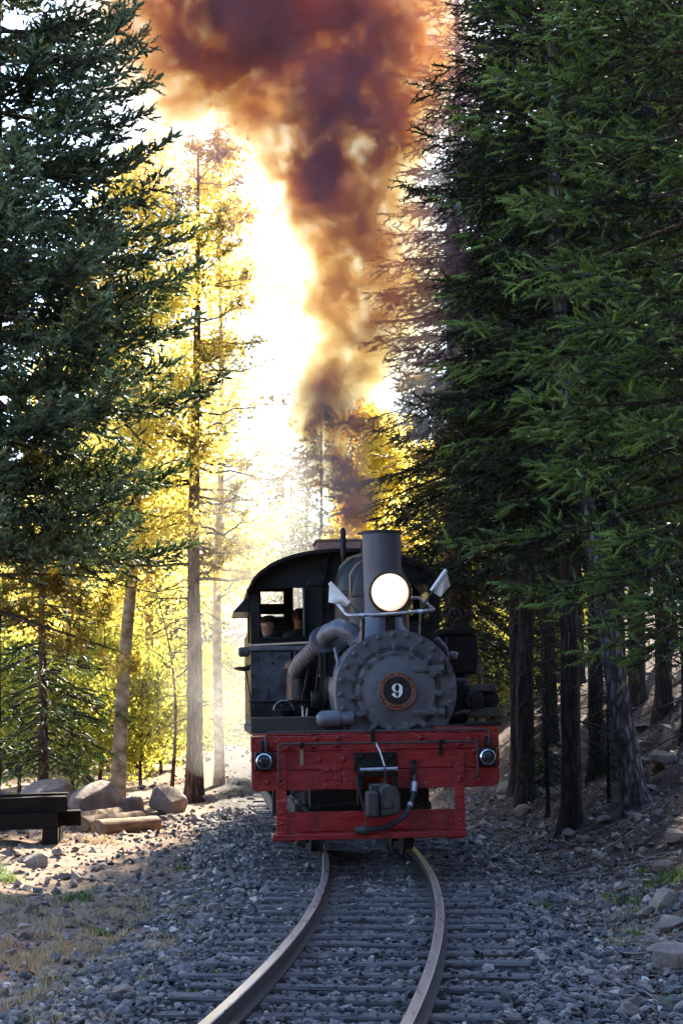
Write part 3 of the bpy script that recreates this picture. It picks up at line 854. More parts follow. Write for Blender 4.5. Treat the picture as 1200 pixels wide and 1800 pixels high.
LEAF = (np.array([[0, 0, 0], [0.5, 0.42, 0.05], [1, 0, 0], [0.5, -0.42, -0.05]]), np.array([[0, 1, 2], [0, 2, 3]]))
def broadleaf(seed, H, zb, Rmax, n_br, leaves, size, r0=0.13, bark='bark_aspen', needles='aspen', lean=(0, 0), bow=0, clump=0.22, shrub=False, asc=0.55):
    rs = np.random.RandomState(seed)
    tm, axis = trunk_mesh('trunk', H, r0, M[bark], rs, lean, bow, flare=1.25, rough=0.02)
    W = Wood(); P = []
    per = max(4, leaves // (n_br * 9))
    for b in range(n_br):
        zz = zb + (H - zb) * (b + rs.rand()) / n_br * 0.96; h = (zz - zb) / (H - zb); az = rs.uniform(0, 6.28)
        L = Rmax * (math.sin(math.pi * min(0.25 + h * 0.75, 1)) * 0.8 + 0.2) * rs.uniform(0.55, 1.15)
        t = np.linspace(0, 1, 6)
        pts = axis(zz) + np.stack([math.cos(az) * L * t, math.sin(az) * L * t, L * (asc * t - 0.2 * t ** 2)], -1)
        pts[1:] += rs.normal(0, 0.05, (5, 3))
        W.tube(pts, np.linspace(0.024 * (1.1 - h) + 0.006, 0.004, 6), 5)
        for q in range(9):
            tt = rs.uniform(0.3, 1.0); i = min(int(tt * 5), 4); p0 = pts[i] + (pts[i + 1] - pts[i]) * (tt * 5 - i)
            e = p0 + rs.normal(0, 0.24, 3) * (0.5 + L / Rmax * 0.6)
            W.tube(np.stack([p0, (p0 + e) / 2 + rs.normal(0, 0.02, 3), e]), [0.006, 0.005, 0.002], 3)
            k = rs.poisson(per)
            P.append(p0 + (e - p0) * rs.uniform(0.3, 1.1, (k, 1)) + rs.normal(0, clump, (k, 3)) * np.array([1, 1, 0.8]))
    pos = np.concatenate(P); n = len(pos)
    dr = rs.normal(size=(n, 3)) + np.array([0, 0, -0.6])
    v, f, tt = scatter(LEAF, pos, dr, size * rs.uniform(0.7, 1.25, n), rs.uniform(0, 6.28, n), np.clip(rs.normal(0.35, 0.22, n), 0, 1))
    return tm, W.mesh('limbs', M['bark_twig'] if bark != 'bark_aspen' else M['bark_twig']), np_mesh('crown', v, f, M[needles], tt)

def plant(name, meshes, loc, rz, label, cat='tree', group=None, scale=1.0, sink=0.0, needles=None):
    root = empty(name, (loc[0], loc[1], loc[2] - sink), rz)
    root.scale = (scale,) * 3 if not hasattr(scale, '__len__') else scale
    for nm, me in zip(('trunk', 'limbs', 'crown'), meshes):
        if nm == 'limbs':
            tag(link('limbs', me, root), kind='stuff')
        else:
            o = link(nm, me, root)
            if nm == 'crown': tag(o, kind='stuff')
    tag(root, label, cat, group)
    return root

def foot(px_, d):
    X = (px_ - 600) / 3500 * d
    return Vector((X, d, gz(X, d)))

SPR = sprig(8, 0.35, 0.072, 0.9, 1, 0.75, 0.125)
SPR2 = sprig(11, 0.27, 0.042, 0.85, 2, 0.6, 0.095)
SPR3 = sprig(7, 0.30, 0.046, 0.7, 3, 0.65, 0.06)
TUFT = puff(12, 0.035, 4)

# --- the big blue-green spruce filling the picture's upper left
T = conifer(21, 19.0, 4.3, 3.25, SPR, 0.182, whorl=0.37, per=7, droop=0.20, tip=0.26, sec=0.072, sp=0.084, vert=0.32, upr=0.5, bare=0.22, r0=0.24, dens_top=12.0, prof=0.62, zmid=7.0, needles='spruce', dead=16, dead_len=1.3, ragged=0.28, secl=0.33, hang=0.12)
plant('spruce_tree', T, foot(-25, 29), 0.4, 'large blue-green spruce rising above the timber pile')

# --- fresh green fir leaning in from the other picture edge
T = conifer(33, 15.0, 2.4, 2.3, SPR2, 0.185, whorl=0.36, per=7, droop=0.22, tip=0.10, sec=0.095, sp=0.105, r0=0.20, dens_top=9.5, prof=0.55, zmid=4.2, needles='fir', bark='bark_grey', dead=14, dead_len=1.2, ragged=0.35, secl=0.38, hang=0.22, bare=0.22, vert=0.28, upr=0.2)
plant('fir_tree', T, foot(1262, 19.0), 1.9, 'bright green fir with grey trunk on the slope, nearest to the viewer')

# --- dark firs, two shapes copied over the slope
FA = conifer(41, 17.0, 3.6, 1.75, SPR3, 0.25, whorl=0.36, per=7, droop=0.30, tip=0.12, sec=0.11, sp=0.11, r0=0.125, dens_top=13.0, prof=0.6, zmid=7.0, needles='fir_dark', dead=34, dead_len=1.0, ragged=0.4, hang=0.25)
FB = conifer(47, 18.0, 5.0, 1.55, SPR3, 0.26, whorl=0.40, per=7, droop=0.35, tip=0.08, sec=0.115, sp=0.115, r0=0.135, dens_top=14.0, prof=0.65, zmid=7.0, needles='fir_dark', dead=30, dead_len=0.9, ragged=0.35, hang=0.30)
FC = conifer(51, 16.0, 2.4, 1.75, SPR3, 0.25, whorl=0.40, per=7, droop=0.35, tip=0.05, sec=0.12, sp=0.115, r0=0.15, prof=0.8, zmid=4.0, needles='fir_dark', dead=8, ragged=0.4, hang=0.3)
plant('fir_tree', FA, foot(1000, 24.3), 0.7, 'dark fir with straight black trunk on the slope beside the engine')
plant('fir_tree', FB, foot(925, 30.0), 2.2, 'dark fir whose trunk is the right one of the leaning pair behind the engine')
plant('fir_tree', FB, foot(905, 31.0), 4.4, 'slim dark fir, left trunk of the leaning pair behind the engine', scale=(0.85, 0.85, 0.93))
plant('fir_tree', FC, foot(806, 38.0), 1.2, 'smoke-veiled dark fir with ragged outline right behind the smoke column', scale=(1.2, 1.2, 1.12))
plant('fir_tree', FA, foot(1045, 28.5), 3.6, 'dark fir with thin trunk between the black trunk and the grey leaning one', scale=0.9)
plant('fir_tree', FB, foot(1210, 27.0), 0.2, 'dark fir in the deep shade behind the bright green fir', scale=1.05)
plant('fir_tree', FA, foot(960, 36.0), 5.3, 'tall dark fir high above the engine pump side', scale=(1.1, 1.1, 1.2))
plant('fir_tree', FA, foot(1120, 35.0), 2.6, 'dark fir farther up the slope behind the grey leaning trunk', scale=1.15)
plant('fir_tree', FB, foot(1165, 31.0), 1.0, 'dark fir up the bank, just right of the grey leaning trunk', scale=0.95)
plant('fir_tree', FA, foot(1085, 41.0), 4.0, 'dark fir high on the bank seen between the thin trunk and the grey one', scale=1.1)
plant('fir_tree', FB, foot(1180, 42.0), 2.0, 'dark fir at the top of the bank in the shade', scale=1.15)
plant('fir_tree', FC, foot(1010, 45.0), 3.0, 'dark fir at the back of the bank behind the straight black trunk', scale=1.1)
plant('young_fir', FC, foot(958, 27.0), 3.3, 'young fir low on the bank between the leaning pair and the black trunk', scale=0.21)
plant('young_fir', FC, foot(1065, 25.0), 5.0, 'young fir low on the bank beside the grey leaning trunk', scale=0.17)
# grey leaning trunk
G = conifer(61, 13.0, 4.0, 1.5, SPR2, 0.22, whorl=0.42, per=6, droop=0.3, tip=0.08, sec=0.15, sp=0.13, r0=0.14, prof=0.6, lean=(-0.15, 0.0), bow=-0.10, needles='fir', bark='bark_grey', dead=18, dead_len=0.9, hang=0.25)
plant('fir_tree', G, foot(1118, 23.6), 0.0, 'fir with furrowed pale grey trunk leaning over the slope')
# farther conifers with sunlit trunks behind the pump side
FP = conifer(66, 15.0, 5.0, 1.5, SPR3, 0.30, whorl=0.45, per=6, droop=0.3, sec=0.18, sp=0.16, r0=0.17, bark='bark_pine', needles='pine', dead=24, dead_len=0.9, prof=0.7)
plant('pine_tree', FP, foot(793, 42), 0.3, 'pine with orange sunlit trunk just right of the smokestack')
plant('pine_tree', FP, foot(816, 44), 2.3, 'slimmer pine with yellow lit trunk beside the orange sunlit trunk', scale=0.95)
plant('pine_tree', FP, foot(866, 47), 4.1, 'olive green pine behind the leaning pair of trunks', scale=1.1)

# --- left clearing: slender spruce, pale aspen, tall pine, dark pine bough, sapling
T = conifer(71, 6.8, 0.9, 1.45, SPR2, 0.24, whorl=0.36, per=6, droop=0.35, tip=0.05, sec=0.16, sp=0.14, r0=0.10, prof=0.7, bark='bark_pine', needles='fir', dead=4, hang=0.3, ragged=0.4)
plant('spruce_tree', T, foot(76, 36.5), 0.9, 'slender young green spruce with drooping boughs left of the pale aspen trunk')
A1 = broadleaf(81, 12.5, 4.6, 1.8, 44, 19000, 0.085, 0.14, lean=(0.065, 0.0), clump=0.24)
A2 = broadleaf(82, 13.0, 3.2, 1.8, 46, 15000, 0.088, 0.11, lean=(0.0, 0.0), clump=0.22)
plant('aspen_tree', A1, foot(207, 37.0), 0.0, 'aspen with thick pale cream trunk and yellow leaves')
plant('aspen_tree', A2, foot(385, 41.5), 0.8, 'tall golden aspen glowing behind the brown pine trunk', scale=(1.0, 1.0, 1.05))
plant('aspen_tree', A2, foot(262, 50.0), 2.8, 'golden aspen between the pale trunk and the brown pine', scale=(1.2, 1.2, 1.0))
plant('aspen_tree', A2, foot(120, 48.0), 4.2, 'golden aspen glowing through the boughs of the blue-green spruce', scale=(1.3, 1.3, 0.95))
T = pine(91, 12.8, 4.2, 2.2, TUFT, 0.14, r0=0.17, n=76, per_branch=80, dead=16, bark='bark_pine', lean=(0.006, 0))
plant('pine_tree', T, foot(341, 38.0), 1.3, 'tall pine with bare reddish brown trunk at the clearing edge')
T = pine(95, 9.0, 3.4, 3.3, TUFT, 0.18, r0=0.20, n=34, per_branch=200, dead=8, bark='bark_dark', up=-0.10)
plant('pine_tree', T, foot(-70, 31.5), 4.9, 'dark pine reaching in with long drooping boughs under the blue-green spruce')
T = broadleaf(97, 4.2, 2.2, 0.7, 10, 700, 0.07, 0.035, bark='bark_pine', lean=(-0.10, 0), bow=0.22, needles='bush')
plant('sapling', T, foot(306, 39.5), 0.0, 'thin crooked sapling left of the tall brown pine trunk')
# bright yellow tree behind the stack
Y1 = broadleaf(99, 8.5, 1.6, 1.25, 34, 17000, 0.12, 0.09, clump=0.20)
plant('aspen_tree', Y1, foot(662, 50.0), 0.4, 'bright yellow aspen directly above the smokestack', scale=(1.0, 1.0, 1.08))
plant('aspen_tree', Y1, foot(735, 60.0), 2.4, 'yellow aspen half hidden behind the smoke-veiled fir', scale=1.0)

# --- undergrowth and thin trees at the back of the clearing
B1 = broadleaf(101, 2.6, 0.25, 1.25, 22, 9000, 0.085, 0.03, bark='bark_twig', needles='bush', clump=0.22, asc=0.8)
bush_spots = [(40, 44, 1.1), (130, 42, 0.9), (180, 46, 1.2), (252, 44, 1.0), (285, 52, 1.2), (330, 56, 1.1), (20, 54, 1.6), (90, 58, 1.7), (215, 60, 1.6), (390, 66, 1.3), (770, 50, 1.2), (838, 46, 1.0), (880, 52, 1.4), (815, 55, 2.0), (850, 58, 2.2), (905, 60, 2.2), (945, 52, 1.6)]
names = ['low leafy bush behind the flat-topped boulder', 'small bush between the two tan boulders', 'yellow-green bush behind the pale aspen trunk', 'bush right of the pale aspen trunk',
         'bush behind the thin crooked sapling', 'hazy bush left of the brown pine trunk', 'tall bush behind the timber pile', 'tall bush behind the slender spruce', 'tall hazy bush far behind the pale trunk',
         'hazy bush beyond the brown pine trunk', 'bush behind the orange sunlit trunk', 'bush at the left of the leaning pair of trunks', 'bush behind the leaning pair of trunks', 'tall sunlit bush between the sunlit trunks and the leaning pair', 'tall sunlit bush directly left of the leaning pair', 'tall sunlit bush right of the leaning pair', 'bush up the slope left of the straight black trunk']
for i, ((px_, d, s), lab) in enumerate(zip(bush_spots, names)):
    plant('bush', B1, foot(px_, d), i * 1.7, lab, 'bush', 'leafy bushes at the back of the clearing', s)

# --- the wood beyond: reads as one mass
def far_wood(spots, n, tm, wide, big, mat, label, seed):
    rs = np.random.RandomState(seed)
    P = []; Dr = []; Sz = []; Ti = []; W = Wood()
    for X, d in spots:
        z0 = gz(X, d); H = rs.uniform(8, 14) * (1.3 if d < 0 else 1 if d > 90 else 0.85)
        W.tube([[X, d, z0 - 0.3], [X, d, z0 + H * 0.5], [X, d, z0 + H]], [0.16, 0.10, 0.02], 5)
        t = 0.08 + 0.92 * rs.rand(n) ** 1.1; az = rs.uniform(0, 6.28, n)
        r = (1 - t) * H * wide * np.sqrt(rs.rand(n)) + 0.08
        P.append(np.stack([X + np.cos(az) * r, d + np.sin(az) * r, z0 + t * H - r * 0.25], -1))
        Dr.append(np.stack([np.cos(az), np.sin(az), rs.normal(-0.2, 0.2, n)], -1)); Sz.append(rs.uniform(big[0], big[1], n)); Ti.append(np.clip(rs.normal(0.3, 0.15, n) + rs.uniform(-.15, .3), 0, 1))
    pos = np.concatenate(P)
    v, f, tt = scatter(tm, pos, np.concatenate(Dr), np.concatenate(Sz), rs.uniform(0, 6.28, len(pos)), np.concatenate(Ti))
    root = link('forest', np_mesh('forest', v, f, M[mat], tt))
    tag(root, label, 'forest', kind='stuff')
    tag(link('trunks', W.mesh('trunks', M['bark_dark']), root), kind='stuff')
rs = np.random.RandomState(5); spots = []
for k in range(150):
    d = rs.uniform(58, 190); ang = rs.uniform(-0.26, 0.30); X = ang * d
    if abs(X - float(track_x(d))) < 2.0 or (-0.06 < ang < 0.02 and d < 62): continue
    spots.append((X, d))
far_wood(spots, 120, sprig(7, 0.45, 0.09, 0.7, 9), 0.17, (0.7, 1.3), 'far_green', 'hazy distant wood on the hillside beyond the track', 5)
# the wood goes on behind the viewer
spots = [(rs.uniform(2.6, 14) * (1 if k % 2 else -1), rs.uniform(-22, -2.5)) for k in range(70)] + [(rs.uniform(-5, 5), rs.uniform(-36, -22)) for k in range(22)]
far_wood(spots, 110, sprig(4, 0.5, 0.16, 0.7, 10), 0.22, (1.0, 1.9), 'fir_dark', 'dark wood on both sides of the track behind the viewer', 6)

# ------------------------------------------------------------------ the steam locomotive
# local frame: x to the picture's right, y backwards from the face of the front beam, z up from the rail head
loco = empty('steam_locomotive', (0.342, 19.45, 0))
loco.rotation_euler = (0, -0.018, 0.065)
tag(loco, 'black geared steam locomotive with red front beam, grey smokebox and lit headlight', 'locomotive')
rng = random.Random(42)
pi = math.pi
def bolts(parent, pts, r, h, mat, axis=(0, -1, 0), name='bolt', n=8):
    """one mesh shared by all bolts of a set; every bolt an object"""
    me = MB().lathe([(r * 1.5, 0), (r * 1.5, h * 0.25), (r, h * 0.3), (r * 0.95, h * 0.8), (r * 0.5, h)], (0, 0, 0), axis, n).mesh(name, mat, 40)
    for p in pts: link(name, me, parent, p)
def arc(c, r, a0, a1, n, y=0.0):
    return [(c[0] + r * math.cos(a0 + (a1 - a0) * i / (n - 1)), y, c[1] + r * math.sin(a0 + (a1 - a0) * i / (n - 1))) for i in range(n)]
def rounded(pts, rad, n=5):
    """polyline with rounded corners"""
    pts = [Vector(p) for p in pts]; out = [pts[0]]
    for i in range(1, len(pts) - 1):
        a, b, c = pts[i - 1], pts[i], pts[i + 1]
        u, w = (a - b), (c - b); k = min(rad, u.length * .45, w.length * .45)
        p0, p1 = b + u.normalized() * k, b + w.normalized() * k
        for j in range(n + 1):
            t = j / n; out.append(p0 * (1 - t) ** 2 + b * 2 * t * (1 - t) + p1 * t ** 2)
    return out + [pts[-1]]

# --- front beam: three planks stacked, lower outer corners cut
beam = MB().b2((-1.19, 0.03, 0.76), (1.20, 0.26, 1.26)).build('front_beam', M['red'], loco, bevel=0.01)
for z0, z1, x0, x1 in ((0.735, 0.925, -1.195, 1.215), (0.929, 1.105, -1.193, 1.218), (1.109, 1.262, -1.197, 1.214)):
    cut = 0.07 if z0 < 0.8 else 0.0
    mb = MB(); seg = 15
    top = [(x0 + (x1 - x0) * i / seg, z1 + rng.uniform(-.004, .004)) for i in range(seg + 1)]
    bot = [(x0 + cut * 0.6 + (x1 - x0 - cut * 1.6) * i / seg, z0 + rng.uniform(-.005, .005)) for i in range(seg + 1)]
    poly = bot + ([(x1, z0 + cut)] if cut else []) + top[::-1] + ([(x0, z0 + cut * .4)] if cut else [])
    mb.prism(poly, 0.0 + rng.uniform(-.002, .004), 0.29)
    mb.build('plank', M['red'], beam, smooth=25, bevel=0.007)
# raised cap plank on the pump side and a worn grey cap over the middle
MB().b2((0.60, 0.01, 1.266), (1.21, 0.27, 1.318)).build('plank', M['red'], beam, bevel=0.006)
MB().b2((-1.18, 0.02, 1.266), (0.598, 0.27, 1.288)).build('plank', M['red'], beam, bevel=0.006)
bx = [(-1.02, 1.16), (-1.03, 0.83), (-0.85, 1.155), (-0.60, 1.16), (-0.37, 1.165), (-0.54, 1.03), (-0.31, 1.03), (-0.57, 1.228), (-0.36, 1.23), (0.92, 1.20), (0.815, 1.155), (0.815, 0.83), (1.02, 0.80), (0.97, 1.085), (1.08, 1.19), (-0.47, 0.93), (-0.39, 0.93), (0.45, 1.22)]
bolts(beam, [(x + rng.uniform(-.01, .01), -0.004, z) for x, z in bx], 0.022, 0.035, M['red'], n=10)
MB().b2((-0.53, -0.012, 0.745), (-0.33, 0.003, 0.965)).build('gusset_plate', M['red'], beam, bevel=0.004)
bolts(beam, [(x, -0.011, z) for x in (-0.475, -0.385) for z in (0.78, 0.84, 0.915)], 0.013, 0.022, M['red'])
for x in (-0.91, 0.815):
    h = MB().prism([(x - .05, .33), (x + .05, .33), (x + .05, 1.08), (x + .03, 1.105), (x - .03, 1.105), (x - .05, 1.08)], -0.022, -0.003).build('hanger_strap', M['red'], loco, bevel=0.004)
    bolts(h, [(x, -0.021, z) for z in (0.42, 0.53, 0.80, 0.96)], 0.016, 0.024, M['red'])
# --- footboard with kick plank
fb = MB().b2((-1.01, -0.30, 0.277), (0.845, 0.0, 0.335)).build('footboard', M['red'], loco, bevel=0.008)
MB().b2((-0.86, -0.002, 0.338), (0.765, 0.045, 0.528)).build('kick_plank', M['red'], fb, bevel=0.006)
MB().b2((0.64, -0.27, 0.262), (0.80, -0.02, 0.276)).b2((-0.95, -0.27, 0.262), (-0.80, -0.02, 0.276)).build('cleat', M['red'], fb, bevel=0.004)
# --- grab rails over the beam
def grab(zt, x0, x1, zl, zr, y, brackets, r=0.011):
    pts = rounded([(x0 + .02, -0.0, zl), (x0, y, zl), (x0, y, zt), (x1, y, zt - 0.008), (x1, y, zr), (x1 - .02, -0.0, zr)], 0.04)
    o = MB().tube(pts, r, 10).build('grab_rail', M['cast'], loco, smooth=60)
    o2 = MB().tube([(p[0], p[1] - .002, p[2] + .004) for p in (pts[12], pts[13])], r * .9, 8)
    for bx_, zz in brackets:
        MB().b2((bx_ - .022, y - .014, zt - .03), (bx_ + .022, 0.0, zt + .016)).b2((bx_ - .018, -0.014, zz), (bx_ + .018, 0.0, zt - .028)).build('bracket', M['black'], o, bevel=0.004)
    return o
g1 = grab(1.30, -1.055, 1.10, 1.10, 1.15, -0.12, [(-0.02, 1.18)])
g2 = grab(1.186, -0.935, 0.98, 0.825, 0.835, -0.15, [(-0.71, 1.0), (0.64, 1.05)])
MB().b2((-0.728, -0.018, 0.975), (-0.692, -0.002, 1.13)).build('strap', M['brown_strap'], g2, bevel=0.002)
# the lifting rod down to the coupler
MB().tube([(0.0, -0.15, 1.182), (0.035, -0.19, 1.10), (0.075, -0.22, 0.96)], 0.010, 8).build('lifting_rod', M['steel'], g2, smooth=60)
# --- box marker lamps at the beam ends
for x, z in ((-1.078, 1.025), (1.083, 1.025)):
    b_ = MB().b2((x - .088, -0.13, z - .088), (x + .088, -0.003, z + .088)).build('marker_lamp', M['black'], loco, bevel=0.012)
    MB().lathe([(0.052, 0), (0.074, 0.0), (0.076, 0.018), (0.066, 0.024), (0.058, 0.012)], (x, -0.131, z), (0, -1, 0), 28, caps=False).build('lens_ring', M['chrome'], b_, smooth=50)
    MB().lathe([(0.057, 0.004), (0.045, 0.014), (0.020, 0.020), (0.004, 0.022)], (x, -0.131, z), (0, -1, 0), 24).build('lens', M['glass_dark'], b_, smooth=60)
    MB().b2((x - .022, -0.09, z + .089), (x + .022, -0.01, z + .20)).build('lamp_bracket', M['black'], b_, bevel=0.003)
# --- coupler
pl = MB().b2((-0.205, -0.035, 0.905), (0.213, -0.006, 1.09)).build('coupler_plate', M['black'], loco, bevel=0.006)
bolts(pl, [(x, -0.034, z) for x in (-0.14, 0.15) for z in (0.95, 1.05)], 0.02, 0.025, M['black'])
MB().b2((-0.185, -0.16, 0.60), (-0.135, -0.006, 0.90)).b2((0.155, -0.16, 0.60), (0.205, -0.006, 0.90)).b2((-0.185, -0.17, 0.865), (0.205, -0.006, 0.925)).b2((-0.185, -0.15, 0.585), (0.205, -0.006, 0.625)).build('coupler_pocket', M['black'], pl, bevel=0.008)
MB().cyl((-0.16, -0.19, 0.925), (0.20, -0.19, 0.93), 0.022, n=12).build('buffer_lip', M['steel'], pl)
cp = MB().b2((-0.075, -0.34, 0.655), (0.085, -0.02, 0.795)).build('coupler', M['cast'], loco, bevel=0.02)
MB().prism([(-.005, .485), (.19, .52), (.195, .69), (.165, .765), (.09, .80), (.02, .775), (-.005, .74)], -0.50, -0.30).build('coupler_head', M['cast'], cp, bevel=0.022, seg=3)
MB().prism([(-.133, .488), (-.012, .485), (-.012, .725), (-.05, .74), (-.133, .735)], -0.545, -0.34).build('knuckle', M['cast'], cp, bevel=0.03, seg=3)
MB().cyl((-0.075, -0.43, 0.485), (-0.075, -0.43, 0.79), 0.022, n=10).build('knuckle_pin', M['cast'], cp)
MB().prism([(.03, .575), (.12, .575), (.12, .635), (.03, .635)], -0.512, -0.49).build('lug', M['cast'], cp, bevel=0.006)
# chain from the pocket to the hose end
def chain(parent, p0, p1, sag, n):
    p0, p1 = Vector(p0), Vector(p1)
    P = [p0.lerp(p1, i / n) + Vector((sag * 0.3 * math.sin(pi * i / n), -sag * math.sin(pi * i / n) * .4, -sag * math.sin(pi * i / n) * .1)) for i in range(n + 1)]
    for i in range(n):
        a, b = P[i], P[i + 1]; x, y, d = frame_of(b - a); s = x if i % 2 else y; c = (a + b) / 2; l = (b - a).length * 0.68
        MB().tube([c + d * l * math.cos(t) + s * 0.010 * math.sin(t) for t in [2 * pi * k / 10 for k in range(10)]], 0.0035, 5, closed=True).build('chain_link', M['cast'], parent, smooth=60)
chain(loco, (-0.216, -0.19, 0.86), (-0.117, -0.33, 0.395), 0.05, 16)
chain(cp, (0.075, -0.23, 0.955), (0.07, -0.30, 0.80), 0.01, 6)
# air hose
hb = MB().b2((0.345, -0.05, 0.78), (0.395, -0.004, 1.01)).build('hose_bracket', M['black'], loco, bevel=0.005)
bolts(hb, [(0.37, -0.05, z) for z in (0.83, 0.95)], 0.012, 0.02, M['cast'])
hose = MB().tube(rounded([(0.375, -0.06, 0.86), (0.372, -0.10, 0.76), (0.345, -0.17, 0.66), (0.262, -0.28, 0.49), (0.09, -0.34, 0.385), (-0.19, -0.36, 0.362)], 0.2, 8), 0.026, 12).build('air_hose', M['rubber'], loco, smooth=60)
MB().cyl((0.372, -0.09, 0.79), (0.355, -0.14, 0.70), 0.034, n=12).cyl((0.315, -0.205, 0.60), (0.30, -0.225, 0.57), 0.032, n=12).build('hose_clamp', M['steel'], hose)
MB().lathe([(0.03, 0), (0.044, 0.02), (0.044, 0.07), (0.03, 0.10), (0.034, 0.13), (0.02, 0.135)], (-0.10, -0.352, 0.367), (-1, 0, -0.02), 14).build('hose_coupling', M['cast'], hose)

# --- frame, deck and running gear
MB().b2((-0.55, 0.29, 0.90), (-0.40, 10.0, 1.18)).b2((0.42, 0.29, 0.90), (0.57, 10.0, 1.18)).b2((-0.398, 3.0, 0.92), (0.418, 3.3, 1.15)).b2((-0.398, 0.292, 0.90), (0.418, 0.6, 1.16)).b2((-0.398, 9.5, 0.92), (0.418, 9.8, 1.15)).build('frame', M['black_dull'], loco, bevel=0.008)
MB().b2((-1.19, 0.30, 1.29), (-0.28, 0.72, 1.442)).build('deck_beam', M['deck'], loco, bevel=0.012)
MB().b2((-1.18, 0.724, 1.26), (-0.45, 4.9, 1.345)).build('running_board', M['deck'], loco, bevel=0.008)
MB().b2((0.55, 0.30, 1.262), (1.24, 4.9, 1.335)).build('running_board', M['deck'], loco, bevel=0.008)
MB().b2((0.92, 0.08, 1.322), (1.25, 0.62, 1.362)).build('pump_deck', M['black'], loco, bevel=0.006)
bxo = MB().b2((-1.165, 1.9, 1.349), (-0.53, 2.5, 1.585)).build('tool_box', M['black'], loco, bevel=0.012)
MB().b2((-1.175, 1.89, 1.587), (-0.52, 2.51, 1.612)).build('lid', M['black'], bxo, bevel=0.006)
bolts(bxo, [(-1.13 + .1 * i, 1.899, 1.55) for i in range(6)], 0.008, 0.012, M['cast'])
def wheel_set(yc, parent):
    for s in (-1, 1):
        w = MB().lathe([(0.05, -0.07), (0.10, -0.07), (0.10, -0.03), (0.30, -0.03), (0.335, -0.045), (0.34, 0.05), (0.40, 0.052), (0.40, 0.075), (0.10, 0.08), (0.05, 0.09)], (s * 0.50, yc, 0.337), (-s, 0, 0), 36).build('wheel', M['black_dull'], parent, smooth=40)
    MB().cyl((-0.8, yc, 0.337), (0.7, yc, 0.337), 0.06, n=14).build('axle', M['black_dull'], parent)
    MB().lathe([(0.05, 0), (0.30, 0.02), (0.27, 0.11), (0.10, 0.13), (0.06, 0.16)], (-0.58, yc, 0.337), (-1, 0, 0), 30).build('bevel_gear', M['cast'], parent, smooth=35)
for yc in (2.7, 7.9):
    tr = MB().b2((-0.72, yc - 1.05, 0.28), (-0.64, yc + 1.05, 0.52)).b2((0.64, yc - 1.05, 0.28), (0.72, yc + 1.05, 0.52)).b2((-0.70, yc - 0.15, 0.40), (0.70, yc + 0.15, 0.72)).b2((-0.4, yc - 0.35, 0.70), (0.4, yc + 0.35, 0.90)).build('truck', M['black_dull'], loco, bevel=0.01)
    wheel_set(yc - 0.66, tr); wheel_set(yc + 0.66, tr)
    MB().tube([(-0.86, yc - 1.0, 0.36), (-0.86, yc + 1.2, 0.36)], 0.05, 14).build('drive_shaft', M['cast'], tr)
MB().tube([(-0.86, 3.1, 0.37), (-0.86, 6.9, 0.37)], 0.055, 14).build('drive_shaft', M['cast'], loco)
# brake rods and pipes seen through the gap under the beam
MB().tube([(-0.8, 0.35, 0.70), (-0.62, 0.9, 0.48)], 0.02, 8).tube([(-0.75, 0.3, 0.62), (-0.60, 0.7, 0.50)], 0.014, 8).build('brake_rod', M['steel'], loco)
MB().b2((-0.98, 0.30, 0.66), (-0.84, 0.52, 0.74)).b2((-0.99, 0.32, 0.48), (-0.92, 0.42, 0.66)).b2((-0.95, 0.35, 0.42), (-0.90, 0.50, 0.50)).build('step', M['black_dull'], loco, bevel=0.006)
MB().tube(rounded([(-0.55, 0.4, 0.55), (0.2, 0.45, 0.62), (0.5, 0.5, 0.5)], 0.2), 0.025, 8).build('brake_pipe', M['black_dull'], loco)
MB().b2((-0.6, 0.75, 0.42), (0.60, 0.85, 0.90)).build('truck_bolster', M['black_dull'], loco, bevel=0.01)

# --- smokebox and boiler
SX, SZ, SR = 0.252, 1.680, 0.604
sb = MB().lathe([(SR - .03, 0.0), (SR, 0.012), (SR, 1.15), (SR - .03, 1.17)], (SX, 0.35, SZ), (0, 1, 0), 72, caps=False).build('smokebox', M['graphite'], loco, smooth=40)
MB().lathe([(0.36, 0.0), (0.415, -0.001), (0.555, -0.002), (0.600, -0.004), (0.603, 0.006), (0.58, 0.02)], (SX, 0.345, SZ), (0, 1, 0), 84, caps=False).build('front_ring', M['graphite'], sb, smooth=25)
MB().lathe([(0.404, -0.002), (0.404, 0.02), (0.430, 0.022), (0.436, -0.003)], (SX, 0.334, SZ), (0, 1, 0), 64, caps=False).build('door_seat', M['black'], sb, smooth=30)
door = MB().lathe([(0.405, 0.0), (0.402, 0.022), (0.392, 0.038), (0.372, 0.046), (0.36, 0.044), (0.30, 0.062), (0.20, 0.082), (0.10, 0.092), (0.012, 0.095)], (SX, 0.340, SZ), (0, -1, 0), 72).build('smokebox_door', M['graphite'], loco, smooth=28)
bolts(sb, [(SX + 0.555 * math.cos(a), 0.344, SZ + 0.555 * math.sin(a)) for a in [2 * pi * (k + .18) / 24 for k in range(24)]], 0.023, 0.040, M['graphite'], n=10)
